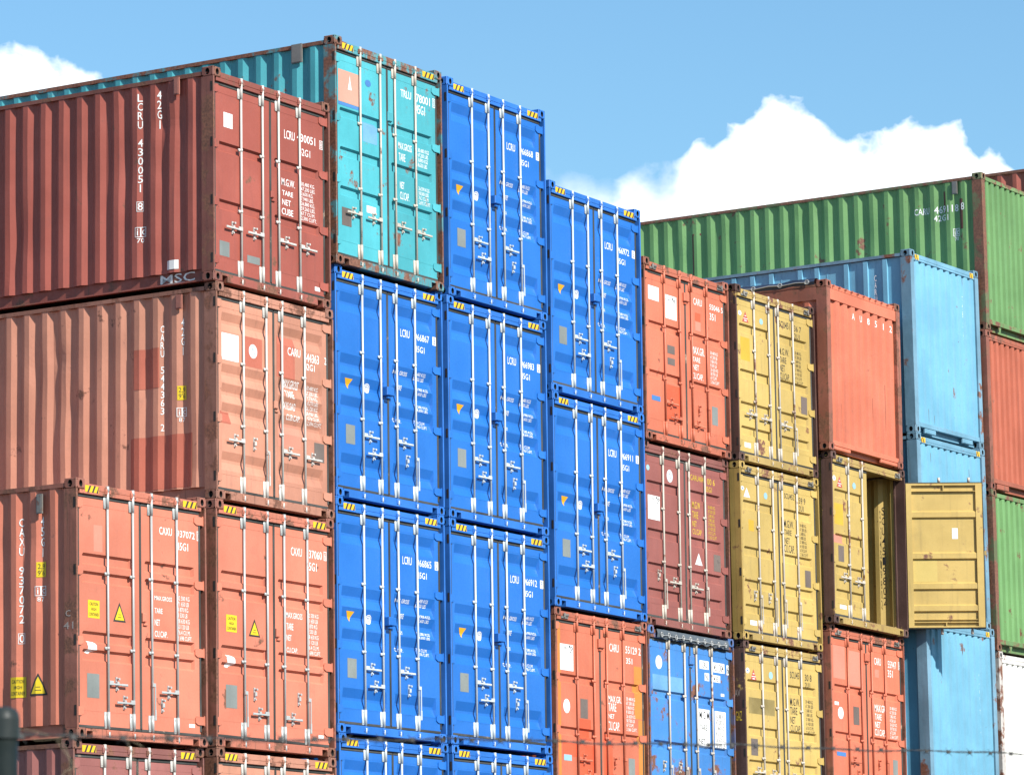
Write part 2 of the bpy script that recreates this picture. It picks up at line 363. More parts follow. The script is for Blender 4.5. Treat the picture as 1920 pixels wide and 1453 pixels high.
def decal(kind, t, x0, z0, x1, z1, parent, surf, cuts, flip=False):
    """one painted word, sticker, plate or paint patch"""
    C = lambda n, vf, m, off=.0016: conform(n, vf, m, parent, surf, cuts, off)
    t = NUM.get(t, t)
    w, h = x1-x0, z1-z0
    if kind in INK:
        C('marking', text_flat(t, x0, z0, x1, z1), INK[kind], .0032 if kind == 'K2' else .0016)
    elif kind == 'WB':
        C('marking', merge([frame2(x0, z0, x1, z1, .008), text_flat(t, x0+w*.28, z0+.014, x1-w*.28, z1-.014)]), 'text_white')
    elif kind == 'X':
        C('marking', rect2(x0, z0, x1, z1), 'text_white'); C('marking', text_flat(t, x0+w*.25, z0+.014, x1-w*.25, z1-.014), 'text_blue', .0032)
    elif kind == 'V':                                   # stacked upright letters, read downwards
        n = len(t); st = (h)/(n); parts = []; m = w*.10; x0 += m; x1 -= m
        for i, ch in enumerate(t):
            if ch != ' ': parts.append(text_flat(ch, x0+(w*.3 if ch == '1' else 0), z1-(i+.86)*st, x1-(w*.3 if ch == '1' else 0), z1-i*st))
        if t.endswith(' 8') or t.endswith(' 0'): parts.append(frame2(x0-.012, z1-n*st, x1+.012, z1-(n-1.1)*st, .006))
        C('marking', merge(parts), 'text_white')
    elif kind == 'ic':
        zb = z0+h*.36; t1 = .008
        C('marking', merge([frame2(x0, zb, x0+w*.5, z1, t1), frame2(x0+w*.5, zb, x1, z1, t1), text_flat('i', x0+w*.2, zb+.02, x0+w*.3, z1-.02), text_flat('c', x0+w*.6, zb+.025, x0+w*.88, z1-.03), text_flat(t, x0+w*.2, z0, x1-w*.2, zb-.012)]), 'text_white')
    elif kind[0] == 'r': C('data_plate' if kind[2] in 'PB' else 'sticker', rect2(x0, z0, x1, z1), SHEET[kind[2]], .002)
    elif kind[0] == 'p': C('paint_patch', rect2(x0, z0, x1, z1), 'patch_cyan' if kind[2] == 'C' else SHEET[kind[2]], .0008)
    elif kind[0] == 'o': C('sticker', ell2(x0, z0, x1, z1), SHEET[kind[2]], .002)
    elif kind[0] == 'q':
        C('sticker', ell2(x0, z0, x1, z1), 'sticker_white', .002)
        if w > .12:
            C('marking', merge([ring2(x0+.012, z0+.012, x1-.012, z1-.012, .006), text_flat('T2', x0+w*.3, z0+h*.32, x1-w*.3, z1-h*.32)]), 'sticker_blue', .0034)
        else: C('marking', ell2(x0+w*.33, z0+h*.3, x1-w*.33, z1-h*.3), 'sticker_blue', .0034)
    elif kind[0] == 'v':
        C('sticker', poly2([(x0, z1), (x0+w*.3, z0+h*.4), (x0+w*.5, z0), (x0+w*.62, z0+h*.35), (x1, z1)]), SHEET[kind[2]], .002)
    elif kind[0] == 't': C('sticker', poly2([(x0, z0), (x1, z0), ((x0+x1)/2, z1)]), SHEET[kind[2]], .002)
    elif kind == 'w:Y':
        C('sticker', poly2([(x0, z0), (x1, z0), ((x0+x1)/2, z1)]), 'text_black', .002)
        k = .02; C('sticker', poly2([(x0+k*1.5, z0+k), (x1-k*1.5, z0+k), ((x0+x1)/2, z1-k*2)]), 'sticker_yellow', .0034)
        C('marking', merge([rect2(x0+w*.4, z0+h*.36, x1-w*.4, z0+h*.39), rect2(x0+w*.36, z0+h*.22, x1-w*.36, z0+h*.25)]), 'text_black', .0044)
    elif kind[0] == 'w':
        C('sticker', poly2([(x0, z0), (x1, z0), ((x0+x1)/2, z1)]), SHEET[kind[2]], .002)
        if kind[2] == 'R':
            C('marking', merge([rect2(x0+w*.38, z0+h*.55, x1-w*.38, z0+h*.62), rect2(x0+w*.18, z0+h*.30, x1-w*.18, z0+h*.36), rect2(x0+w*.3, z0+h*.10, x1-w*.3, z0+h*.18)]), 'sticker_white', .0034)
    elif kind[0] == 'c':
        C('sticker', rect2(x0, z0, x1, z1), 'sticker_yellow', .002)
        ln = 'CAUTION', 'HIGH', 'CONTAINER'
        C('marking', merge([text_flat(s, x0+w*a, z0+h*c, x1-w*a, z0+h*d) for s, a, c, d in zip(ln, (.14, .28, .08), (.70, .42, .12), (.88, .58, .30))]), 'text_black', .0034)
    elif kind[0] == 'd':
        C('sticker', poly2([(x0, z0+h*.05), (x0+w*.35, z0), (x0+w*.45, z0+h*.12), (x1, z0+h*.3), (x1-w*.02, z0+h*.7), (x0+w*.7, z0+h*.95), (x0+w*.1, z1), (x0+w*.05, z0+h*.7), (x0+w*.14, z0+h*.5)]), 'sticker_white', .002)
    elif kind[0] == 'k':                                # small grey logo curls
        C('marking', merge([rect2(x0+w*.2, z0+h*.7, x0+w*.5, z1), ring2(x0+w*.5, z0+h*.35, x1, z0+h*.85, .014, 10), rect2(x0+w*.35, z0, x0+w*.65, z0+h*.14), text_flat('CARU', x0-w*1.2, z0+h*.45, x0+w*.05, z0+h*.75)]), 'sticker_grey', .0034)
    elif kind[0] == 'l':                                # narrow stepped spire
        C('marking', poly2([(x0+w*.25, z0), (x1-w*.25, z0), (x1-w*.42, z0+h*.55), (x0+w*.5, z1), (x0+w*.42, z0+h*.55)]), 'sticker_white', .0034)
    elif kind[0] == 'g':                                # chalked letters
        C('marking', merge([text_flat(t, x0, z0+h*.1, x1, z1), rect2(x0+w*.1, z0, x1-w*.3, z0+.01)]), 'text_white')
NUM = {'$8': '30,480 KG.|67,200 LBS.|3,750 KG.|8,270 LBS.|26,730 KG.|58,930 LBS.|67.8 CU.M.|2,394 CU.FT.',
       '$A': '32 500 KG|71 650 LB|3 870 KG|8 530 LB|28 630 KG|63 120 LB|76.4 CU.M.|2 698 CUFT.',
       '$B': '30,480 KG.|67,200 LBS.|3,600 KG.|7,940 LBS.|26,880 KG.|59,260 LBS.|67.7 CU.M.|2,390 CUFT.',
       '$F': '30 480 KG|67 200 LB|3 860 KG|8 500 LB|26 620 KG|58 700 LB|67 CUM.|2 366 CUFT.',
       '$G': '30 480 KG.|67 200 LBS|2 680 KG|5 880 LBS|27 800 KG.|61 420 LBS|67.0 CU.M.|2 365 CU.FT'}
DOOR_MARKS = {
'H1': [('W','A',.855,2.11,.945,2.21),('W','U',1.115,2.11,1.185,2.21),('W','8',1.36,2.11,1.44,2.21),('W','5',1.615,2.11,1.685,2.21),('W','1',1.89,2.11,1.912,2.21),('W','2',2.11,2.11,2.19,2.21)],
'B1':[('W','LCRU',1.51,1.99,1.73,2.10),('W','430051',1.78,2.01,2.17,2.11),('WB','8',2.26,1.99,2.33,2.10),('W','42G1',1.82,1.84,2.06,1.93),('W','M.G.W.',1.45,1.40,1.73,1.49),('W','TARE',1.46,1.28,1.69,1.34),('W','NET',1.46,1.16,1.64,1.23),('W','CUBE',1.45,1.04,1.69,1.12),('W','$B',1.86,1.03,2.19,1.51),('r:W','',.26,1.90,.44,2.08),('r:P','',.17,.33,.37,.51),('r:P','',.73,.33,.99,.42),('r:W','',2.14,.20,2.25,.25),],
'C1':[('r:S','',.12,2.08,.57,2.49),('r:U','',.12,2.035,.57,2.075),('l:W','',.29,2.26,.46,2.45),('W','Transamerica',.18,2.17,.56,2.23),('W','LEASING',.24,2.12,.50,2.16),('o:U','',.72,2.38,.85,2.47),('W','TRLU',1.53,2.40,1.77,2.50),('W','78001',1.89,2.40,2.21,2.51),('WB','0',2.27,2.40,2.33,2.52),('W','45G1',1.88,2.25,2.09,2.37),('W','MAX.GROSS',1.46,1.71,1.77,1.80),('W','TARE',1.47,1.56,1.62,1.66),('W','30,480 KGS|67,200 LBS|3,890 KGS|8,620 LBS',1.91,1.55,2.17,1.80),('W','NET',1.49,1.20,1.59,1.29),('W','CU.CAP.',1.49,1.06,1.70,1.16),('W','26,590 KGS|58,580 LBS|76.2 CU.M|2,692 CU.FT',1.92,1.06,2.19,1.30),('r:B','',.18,.51,.39,.74),('r:W','',.73,.76,.94,.85),],
'D1':[('v:O','',.28,1.38,.45,1.51),('q:W','',.71,1.38,.85,1.50),('r:P','',.27,.69,.47,.93),('W','LCRU',1.51,2.20,1.72,2.30),('W','#',1.84,2.20,2.17,2.29),('X','@',2.25,2.19,2.33,2.30),('W','45G1',1.84,2.05,2.06,2.13),('W','MAX. GROSS',1.37,1.71,1.69,1.76),('W','30,480 KGS|67,200 LBS',1.84,1.68,2.10,1.79),('W','TARE',1.40,1.51,1.53,1.57),('W','3,900 KGS|8,600 LBS',1.87,1.49,2.13,1.59),('W','NET',1.41,1.31,1.51,1.35),('W','26,580 KGS|58,600 LBS',1.84,1.28,2.14,1.37),('W','CU.CAP.',1.35,1.09,1.54,1.14),('W','76.4 CU.M|2,700 CUFT',1.85,1.07,2.13,1.17),],
'B2':[('W','CARU',1.51,1.91,1.78,2.01),('W','544363',1.86,1.88,2.17,1.99),('W','2',2.29,1.90,2.33,1.99),('W','42G1',1.86,1.78,2.08,1.86),('W','MAX.GROSS',1.44,1.51,1.76,1.61),('W','TARE',1.47,1.39,1.65,1.48),('W','PAYLOAD',1.44,1.25,1.71,1.34),('W','CUB.CAP.',1.48,1.12,1.77,1.19),('W','$8',1.93,1.10,2.23,1.59),('r:W','',.16,1.68,.50,2.00),('q:W','',.71,1.77,.88,1.94),('r:B','',2.06,.68,2.27,.91),],
'A1':[('W','CAXU',1.58,2.40,1.82,2.49),('W','937072',1.91,2.40,2.26,2.48),('WB','0',2.30,2.39,2.36,2.50),('W','45G1',1.91,2.25,2.13,2.34),('W','MAX.GROSS',1.48,1.64,1.81,1.69),('W','TARE',1.48,1.49,1.63,1.55),('W','NET',1.48,1.35,1.58,1.42),('W','CU.CAP.',1.48,1.22,1.72,1.29),('W','$A',1.92,1.21,2.19,1.72),('c:Y','CAUTION|HIGH|CONTAINER',.25,1.35,.46,1.55),('w:Y','',.71,1.34,.94,1.56),('d:W','',.23,.95,.41,1.09),('r:P','',.23,.46,.45,.73),('r:W','',2.12,.22,2.23,.26),],
'B3':[('W','CAXU',1.57,2.38,1.80,2.48),('W','937060',1.89,2.38,2.22,2.48),('WB','6',2.26,2.38,2.32,2.49),('W','45G1',1.89,2.23,2.11,2.33),('W','MAX.GROSS',1.46,1.62,1.80,1.69),('W','TARE',1.47,1.48,1.61,1.56),('W','NET',1.47,1.35,1.57,1.42),('W','CU.CAP.',1.47,1.21,1.70,1.27),('W','$A',1.91,1.21,2.18,1.71),('c:Y','CAUTION|HIGH|CONTAINER',.25,1.36,.46,1.56),('w:Y','',.70,1.34,.93,1.55),('d:W','',.25,.94,.43,1.09),('r:P','',.24,.47,.46,.74),('r:W','',2.12,.22,2.23,.26),],
'F1':[('r:W','',.17,2.01,.47,2.21),('r:W','',.63,1.81,.97,2.15),('k:G','',.81,2.03,.94,2.12),('W','CARU',1.46,2.13,1.71,2.23),('W','55046 5',1.93,2.13,2.32,2.21),('W','351',1.93,1.98,2.10,2.08),('r:L','',1.50,1.76,1.66,1.89),('r:B','',.69,1.31,.90,1.43),('r:B','',.69,1.15,.90,1.25),('W','MAX.GR.',1.39,1.41,1.76,1.52),('W','TARE',1.41,1.30,1.63,1.37),('W','NET',1.42,1.18,1.59,1.26),('W','CU.CAP.',1.39,1.05,1.71,1.14),('W','$F',1.93,1.05,2.19,1.52),('r:U','',.23,.58,.47,.65),('r:P','',1.95,.45,2.12,.72),],
'G1':[('q:W','',.13,2.15,.23,2.22),('w:R','',.25,2.07,.44,2.23),('o:C','',.77,2.10,.88,2.19),('K','SCU451',1.38,2.15,1.71,2.25),('K','36 7',1.85,2.15,2.07,2.24),('K','2U1',1.85,2.04,2.02,2.12),('K','M.G.W.',1.35,1.74,1.67,1.84),('K','TARE',1.36,1.62,1.58,1.71),('K','NET',1.37,1.49,1.53,1.59),('K','CU.CAP.',1.37,1.37,1.67,1.47),('K','$G',1.85,1.36,2.09,1.85),('r:B','',2.01,.93,2.20,1.19),('r:W','',.23,.22,.42,.29),],
'G2':[('q:W','',.09,2.17,.19,2.23),('w:W','',.17,2.08,.36,2.22),('o:C','',.78,2.11,.89,2.21),('K','SCU452',1.41,2.19,1.72,2.27),('K','59 9',1.86,2.16,2.07,2.25),('K','2U1',1.86,2.05,2.01,2.13),('K','M.G.W.',1.38,1.76,1.68,1.87),('K','TARE',1.38,1.65,1.61,1.73),('K','NET',1.39,1.52,1.55,1.61),('K','CU.CAP.',1.37,1.39,1.69,1.51),('K','$G',1.87,1.38,2.11,1.86),('r:B','',2.00,.93,2.18,1.18),('r:W','',.28,.23,.48,.30),],
'F2':[('o:C','',.14,2.17,.23,2.25),('q:W','',.71,2.07,.88,2.25),('r:W','',.17,1.49,.50,1.83),('k:G','',.37,1.73,.49,1.82),('T','CARU404',1.38,2.18,1.76,2.26),('T','00 6',1.87,2.17,2.09,2.26),('T','35G1',1.82,2.06,2.00,2.14),('T','M.G.W',1.42,1.78,1.65,1.88),('T','TARE',1.42,1.64,1.59,1.74),('T','NET',1.42,1.52,1.54,1.60),('T','CU.CAP',1.42,1.41,1.68,1.49),('T','$G',1.88,1.39,2.12,1.87),('t:W','',1.48,.98,1.69,1.15),('r:B','',2.02,.94,2.22,1.18),],
'E3':[('r:W','',.18,1.76,.52,2.11),('k:G','',.38,2.00,.51,2.10),('W','CARU',1.47,2.11,1.72,2.22),('W','55129 2',1.90,2.12,2.31,2.22),('W','351',1.91,1.98,2.08,2.06),('o:W','',.25,1.19,.42,1.38),('r:B','',.69,1.15,.88,1.41),('W','MAX.GR.',1.42,1.42,1.77,1.51),('W','TARE',1.42,1.30,1.63,1.41),('W','NET',1.42,1.20,1.58,1.26),('W','CU.CAP.',1.40,1.04,1.72,1.16),('W','$F',1.90,1.06,2.18,1.52),('r:C','',.25,.56,.45,.64),('r:P','',1.94,.46,2.11,.69),('p:M','',.12,-0.05,.19,2.41),('p:M','',2.12,1.24,2.33,1.96),('p:M','',2.22,.07,2.38,1.23),],
'F3':[('o:W','',.25,2.00,.43,2.19),('p:C','',.16,1.68,1.00,1.92),('r:W','',1.49,2.10,1.75,2.22),('r:W','',1.88,2.08,2.21,2.22),('r:W','',2.27,2.07,2.34,2.21),('r:W','',1.63,1.94,1.76,2.05),('r:W','',1.87,1.94,2.08,2.04),('K2','LCRU',1.52,2.12,1.72,2.20),('K2','451 304',1.90,2.10,2.18,2.20),('K2','6',2.28,2.09,2.33,2.19),('K2','NL',1.65,1.96,1.74,2.04),('K2','4351',1.89,1.95,2.06,2.02),('r:W','',1.43,.99,1.75,1.53),('r:W','',1.90,1.00,2.22,1.53),('K2','M G M',1.46,1.39,1.74,1.50),('K2','TARE',1.47,1.23,1.68,1.31),('K2','NET',1.44,1.04,1.62,1.11),('K2','30 480 KG|67 200 LB|3 860 KG|8 510 LB|26 620 KG|58 690 LB',1.93,1.01,2.20,1.49),('r:W','',2.09,1.75,2.19,1.79),],
'G3':[('q:W','',.11,2.12,.22,2.20),('w:R','',.25,2.03,.43,2.19),('o:C','',.80,2.08,.92,2.19),('K','SCU451',1.45,2.14,1.77,2.24),('K','30 8',1.91,2.13,2.12,2.23),('K','2U1',1.91,2.03,2.07,2.11),('K','M.G.W.',1.43,1.74,1.73,1.85),('K','TARE',1.43,1.61,1.65,1.72),('K','NET',1.43,1.48,1.59,1.58),('K','CU.CAP.',1.43,1.36,1.74,1.46),('K','$G',1.91,1.35,2.18,1.85),('r:B','',.22,.95,.42,1.19),('p:D','',.18,1.55,.96,1.78),],
'H3':[('W','CARU',1.49,2.11,1.71,2.22),('W','55947',1.94,2.10,2.22,2.21),('WB','8',2.29,2.10,2.35,2.22),('W','351',1.93,1.96,2.10,2.07),('p:L','',.15,1.80,.53,2.29),('p:L','',.64,1.73,1.02,2.25),('o:W','',.27,1.20,.45,1.38),('r:W','',.17,1.40,.30,1.45),('r:B','',.77,1.15,.96,1.42),('W','MAX.GR.',1.47,1.40,1.83,1.51),('W','TARE',1.47,1.28,1.69,1.37),('W','NET',1.47,1.16,1.65,1.25),('W','CU.CAP.',1.46,1.04,1.80,1.14),('W','$F',1.97,1.03,2.24,1.51),('r:U','',.21,.65,.50,.71),('r:P','',2.04,.48,2.20,.71),],
'H2':[('q:W','',.10,2.15,.20,2.23),('w:R','',.23,2.07,.41,2.24),('o:C','',.74,2.10,.85,2.20),('p:L','',.09,1.22,.43,1.34),('r:B','',.24,.95,.42,1.19),('r:W','',.25,.24,.46,.30),],
}
SIDE_MARKS = {
'B1':[('V', 'LCRU 430051 8', 1.14, 0.96, 1.07, 2.4), ('V', '42G1', 0.85, 1.92, 0.79, 2.4), ('ic', '70', 1.17, 0.58, 1.03, 0.77), ('vent', '', 0.58, 2.31, 0.5, 2.52), ('g', 'MSC', 0.83, -0.04, 0.32, 0.17), ('r:W', '', 0.71, 0.2, 0.54, 0.31)],
'B2':[('V', 'CARU 544363 2', 0.84, 0.86, 0.79, 2.14), ('V', '42G1', 0.54, 1.74, 0.49, 2.2), ('r:Y', '', 0.58, 1.22, 0.47, 1.39), ('ic', '87', 0.59, 0.96, 0.47, 1.13), ('vent', '', 0.59, 2.31, 0.5, 2.48), ('p:A', '', 1.23, 1.4, 0.85, 1.88), ('p:A', '', 1.29, 0.18, 0.37, 0.82)],
'A1':[('V', 'CAXU 937072 0', 0.84, 1.09, 0.77, 2.5), ('V', '45G1', 0.54, 2.03, 0.49, 2.5), ('r:Y', '', 0.58, 1.82, 0.47, 1.99), ('ic', '87', 0.6, 1.55, 0.47, 1.72), ('vent', '', 0.56, 2.53, 0.48, 2.75), ('c:Y', '', 0.95, 0.49, 0.75, 0.72), ('w:Y', '', 0.68, 0.5, 0.45, 0.75)],
'J1':[('W', 'CARU', 1.23, 2.01, 0.96, 2.12), ('W', '469118', 0.87, 2.0, 0.45, 2.12), ('W', '8', 0.39, 2.01, 0.33, 2.13), ('W', '42G1', 0.88, 1.87, 0.62, 1.97), ('ic', '70', 0.55, 1.52, 0.44, 1.72), ('vent', '', 0.53, 2.28, 0.44, 2.49)],
'I1':[('V', 'CARU', 0.65, 2.1, 0.6, 2.54)],
'C1':[('vent', '', 0.66, 2.61, 0.5, 2.85)],
}

# ------------------------------------------------------------------ container parts
# door pressings: (height of the top edge, slope, flat, slope), depth
EXTRA = {'F1': [('p:N', '', .64, .36, 1.05, .86), ('p:N', '', 1.50, 1.90, 1.66, 2.02)], 'E3': [('p:N', '', .66, .86, .96, 1.14), ('p:N', '', .22, .62, .60, .80), ('p:N', '', .66, .20, 1.04, .80), ('p:N', '', 1.28, .20, 1.52, .98)],
         'G1': [('p:Q', '', .18, 1.50, .46, 1.84)], 'H2': [('p:Q', '', .14, 1.50, .42, 1.82)], 'B2': [('p:A', '', .62, 1.66, .98, 2.02), ('p:A', '', 1.28, 1.62, 1.66, 2.12), ('p:L', '', 1.30, .78, 1.78, 1.06), ('p:A', '', .12, .92, .34, 1.06)],
         'A1': [('p:L', '', .36, 2.10, .52, 2.40)], 'H3': [('p:L', '', 1.50, 1.92, 1.64, 2.04)], 'G2': [('p:Q', '', .30, 1.60, .46, 1.76)], 'C1': [('p:C', '', .66, 1.66, .98, 1.92)]}
def pressing(kind, H):
    if kind == 'smooth':   return [(t*H/2.896, .115, .03, .105) for t in (2.585, 1.813, 1.555, 1.285, .564)], .040
    if kind == 'smooth5':  return [(t, .095, .035, .095) for t in (2.246, 1.631, 1.397, 1.165, .587)], .036
    if kind == 'four':     return [(t, .022, .085, .026) for t in (2.071, 1.870, 1.198, .998)], .036
    if kind == 'three':    return [(t, .018, .085, .022) for t in (2.006, 1.507, 1.010)], .036
    if kind == 'two':      return [(t, .020, .080, .024) for t in (1.712, 1.012)], .034
    if kind == 'ladder':   return [(t, .018, .100, .022) for t in (2.038, 1.365, .888, .530)], .034
    return [], 0
def door_depth(tr, dep, xa, xb):
    def d(x, z):
        for t, a, f, c in tr:
            if t-a-f-c < z < t:
                k = (t-z)/a if z > t-a else (1 if z > t-a-f else (z-(t-a-f-c))/c)
                e = min(1, max(0, min(x-xa, xb-x)/.022)); return dep*max(0, min(1, k, e if e < 1 else 1))
        return 0.0
    return d
def leaf_mesh(x0, x1, z0, z1, tr, dep, xa, xb):
    b = MB(); cols = [x0, xa, xa+.022, xb-.022, xb, x1]; zs = [(z0, 0)]
    for t, a, f, c in sorted(tr): zs += [(t-a-f-c, 0), (t-a-f, 1), (t-a, 1), (t, 0)]
    zs.append((z1, 0)); dd = (0, 0, 1, 1, 0, 0)
    for (za, da), (zb, db) in zip(zs, zs[1:]):
        for k in range(5):
            b.quad((cols[k], DY+dep*da*dd[k], za), (cols[k+1], DY+dep*da*dd[k+1], za), (cols[k+1], DY+dep*db*dd[k+1], zb), (cols[k], DY+dep*db*dd[k], zb))
    e = .094
    b.quad((x0, e, z0), (x0, DY, z0), (x0, DY, z1), (x0, e, z1)); b.quad((x1, DY, z0), (x1, e, z0), (x1, e, z1), (x1, DY, z1))
    b.quad((x0, DY, z1), (x1, DY, z1), (x1, e, z1), (x0, e, z1)); b.quad((x0, e, z0), (x1, e, z0), (x1, DY, z0), (x0, DY, z0))
    b.quad((x0, e, z0), (x0, e, z1), (x1, e, z1), (x1, e, z0))
    # thin weld seams where the pressed sheet meets its frame
    for z in (z1-.085, z0+.16): b.box(x0+.07, x1-.07, DY-.0022, DY+.004, z, z+.005)
    return b
RODS = dict(smooth=(.625, 1.030, 1.390, 1.815), smooth5=(.575, 1.042, 1.366, 1.840), four=(.590, 1.056, 1.404, 1.884), three=(.580, 1.032, 1.366, 1.836), two=(.590, 1.030, 1.365, 1.808), ladder=(.571, 1.019, 1.306, 1.763))
HPAT = dict(a=[(0, 1, .83), (1, -1, .62), (2, 1, .84), ('c', 1.616, .615), ('h', 3)], b=[(0, -1, .70), (1, -1, .70), (2, 1, .70), (3, 1, .69)], c=[(0, -1, .74), ('c', .80, .74), ('h', 1), (2, 1, .72), (3, 1, .70)],
            d=[(0, 1, .64), (1, -1, .44), (3, -1, .60), ('c', 1.60, .44), ('h', 2)], e=[('c', .80, .66), ('h', 0), (1, -1, .44), (2, 1, .42), ('c', 1.70, .66), ('h', 3)], f=[(0, 1, .60), (1, -1, .40), ('c', 1.56, .60), (2, 1, .38), ('h', 3)],
            g=[('c', .42, .72), ('h', 0), (1, -1, .66), (2, 1, .64), ('h', 3)], y=[(0, -1, .72), (1, -1, .70), (2, 1, .68), ('h', 3)], z=[('c', .42, .66), ('c', .86, .66), ('h', 0), ('h', 1), ('h', 2), ('h', 3)])
def rod_part(x, H, style, m, cam_m, parent):
    b = MB(); y = .021; r = .0145
    b.tube((x, y, .085), (x, y, H-.10), r, 10)
    for z0, z1 in ((.106*H/2.896+.02, .315), (H-.30, H-.095)):
        b.tube((x, y, z0), (x, y, z1), .0195, 10); b.bevbox(x-.056, x-.014, .028, DY, z0, z1, .006)
        for z in (z0+.03, z1-.03): b.tube((x-.040, .022, z), (x-.040, .030, z), .007, 6)
    for z in (H*.643, H*.354):
        b.tube((x, y, z-.016), (x, y, z+.016), .0190, 10); b.bevbox(x-.046, x-.012, .018, DY, z-.017, z+.017, .004)
    for z, s in ((H-.075, 1), (.062, -1)):
        b.tube((x, y, z-.035), (x, y, z+.030), .022, 8); b.box(x-.030, x+.030, y-.012, y+.010, z-.012*s-.010, z-.012*s+.010)
    o = b.build('lock_rod', m, parent, True)
    for z in (H-.112, .072):
        k = MB(); k.bevbox(x-.060, x-.026, -.006, .016, z-.030, z+.032, .006); k.bevbox(x+.026, x+.046, -.002, .016, z-.022, z+.026, .006); k.tube((x-.043, -.012, z), (x-.043, 0, z), .012, 7)
        k.box(x-.058, x+.044, .0065, .0155, z-.018, z+.018); k.build('cam_keeper', cam_m, parent, False)
def catch(b, x, z):
    b.bevbox(x-.014, x+.014, .022, DY, z-.078, z+.078, .008); b.bevbox(x-.018, x+.018, .002, .022, z-.026, z+.026, .006); b.tube((x, -.012, z+.055), (x, .02, z+.055), .014, 8); b.tube((x, .010, z-.06), (x, .03, z-.06), .012, 8)
def handle_part(pat, rods, k, H, m, parent):
    for it in HPAT[pat]:
        if it[0] == 'c':
            if (it[1] < 1.219) == (k == 0): b = MB(); catch(b, it[1], it[2]); b.build('handle_catch', m, parent)
        elif it[0] == 'h':
            if it[1]//2 == k:
                x = rods[it[1]]; b = MB(); z = .66
                b.bevbox(x-.02, x+.036, -.006, .012, z-.022, z+.022, .004); b.bevbox(x+.018, x+.032, -.008, .004, z-.34, z-.02, .003); b.bevbox(x+.014, x+.038, -.010, .005, z-.40, z-.28, .004); b.build('lock_handle', m, parent)
        elif it[0]//2 == k:
            x = rods[it[0]]; s = it[1]; z = it[2]; b = MB(); dz = -.012
            b.bevbox(min(x, x+s*.075), max(x, x+s*.075), -.004, .014, z-.026, z+.026, .006)
            b.bevbox(min(x+s*.06, x+s*.31), max(x+s*.06, x+s*.31), -.006, .004, z-.011+dz, z+.011+dz, .004)
            b.bevbox(min(x+s*.22, x+s*.33), max(x+s*.22, x+s*.33), -.008, .005, z-.015+dz, z+.013+dz, .006)
            catch(b, x+s*.165, z-.004); b.build('lock_handle', m, parent)
HINGE = (.105, .375, .645, .905)
def inner_leaf(w, h):
    """the inside of a door: frame, pressed bands, top and bottom boxes"""
    b = MB(); f0 = .085; y0 = 0.0; yi = .040
    b.box(0, f0, y0, .062, 0, h); b.box(w-.10, w, y0, .062, 0, h)
    b.box(f0, w-.10, y0+.002, .062, h-.03, h); b.box(f0, w-.10, y0+.002, .062, 0, .02)
    x0, x1 = f0, w-.10
    b.quad((x1, yi, 0), (x0, yi, 0), (x0, yi, h), (x1, yi, h)); b.quad((x0, .066, 0), (x1, .066, 0), (x1, .066, h), (x0, .066, h))
    for z0, z1, d in ((h-.125, h-.118, .0), (.075, .082, .0), (.12, .127, .012)): b.box(x0, x1, d, yi, z0, z1)
    for z0, z1 in ((h-.045, h-.10), (.025, .07)):
        pass
    b.box((x0+x1)/2-.008, (x0+x1)/2+.008, .004, yi, h-.118, h-.03); b.box((x0+x1)/2-.008, (x0+x1)/2+.008, .004, yi, .02, .075)
    for zc in (h*.765, h*.478, h*.268, h*.115):                          # bands standing towards the cargo
        t = .105
        b.quad((x0, .008, zc), (x0, .008, zc+t*.75), (x1, .008, zc+t*.75), (x1, .008, zc)); b.quad((x0, .008, zc+t*.75), (x0, yi, zc+t), (x1, yi, zc+t), (x1, .008, zc+t*.75)); b.quad((x0, yi, zc-.015), (x0, .008, zc), (x1, .008, zc), (x1, yi, zc-.015))
    return b

def add_frame(root, H, Lc, body, post, front, cast):
    fr = post+'_frame' if False else None
    for x in (0, W-.162):
        for y in (0, Lc-.178):
            for z in (0, H-.118):
                o = bpy.data.objects.new('corner_casting', casting_mesh(cast)); COL.objects.link(o); o.parent = root; o.location = (x, y, z)
    for sgn in (0, 1):                                                    # rear posts, side rails, side walls
        mx_ = (lambda x: W-x) if sgn else (lambda x: x)
        def bx(b, x0, x1, *r): b.box(min(mx_(x0), mx_(x1)), max(mx_(x0), mx_(x1)), *r)
        b = MB(); bx(b, .003, .10, Lc-.17, Lc-.004, .118, H-.118); b.build('corner_post', post, root)
        b = MB(); bx(b, .005, .065, .178, Lc-.178, H-.098, H-.050); b.build('top_side_rail', post, root)
        b = MB(); bx(b, .062, .11, .178, Lc-.178, .030, .172); bx(b, .030, .11, .178, Lc-.178, .014, .030); b.build('bottom_side_rail', front, root)
    b = MB(); b.box(.012, W-.012, .10, Lc-.10, H-.074, H-.062); b.build('roof_panel', body, root)
    b = MB(); b.box(.112, W-.112, .13, Lc-.10, .09, .15); b.build('floor', 'wood', root)
    pts = trapezoid(.10, W-.10, (.09, .045, .09, .045)); wall_sheet(pts, lambda p, d, z: (p, Lc-.03-.036*d, z), .13, H-.11).build('rear_wall', body, root)
    b = MB(); b.box(.10, W-.10, Lc-.09, Lc-.02, H-.165, H-.05); b.box(.10, W-.10, Lc-.10, Lc-.02, .015, .13); b.build('rear_rail', front, root)
from mathutils import noise as mnoise
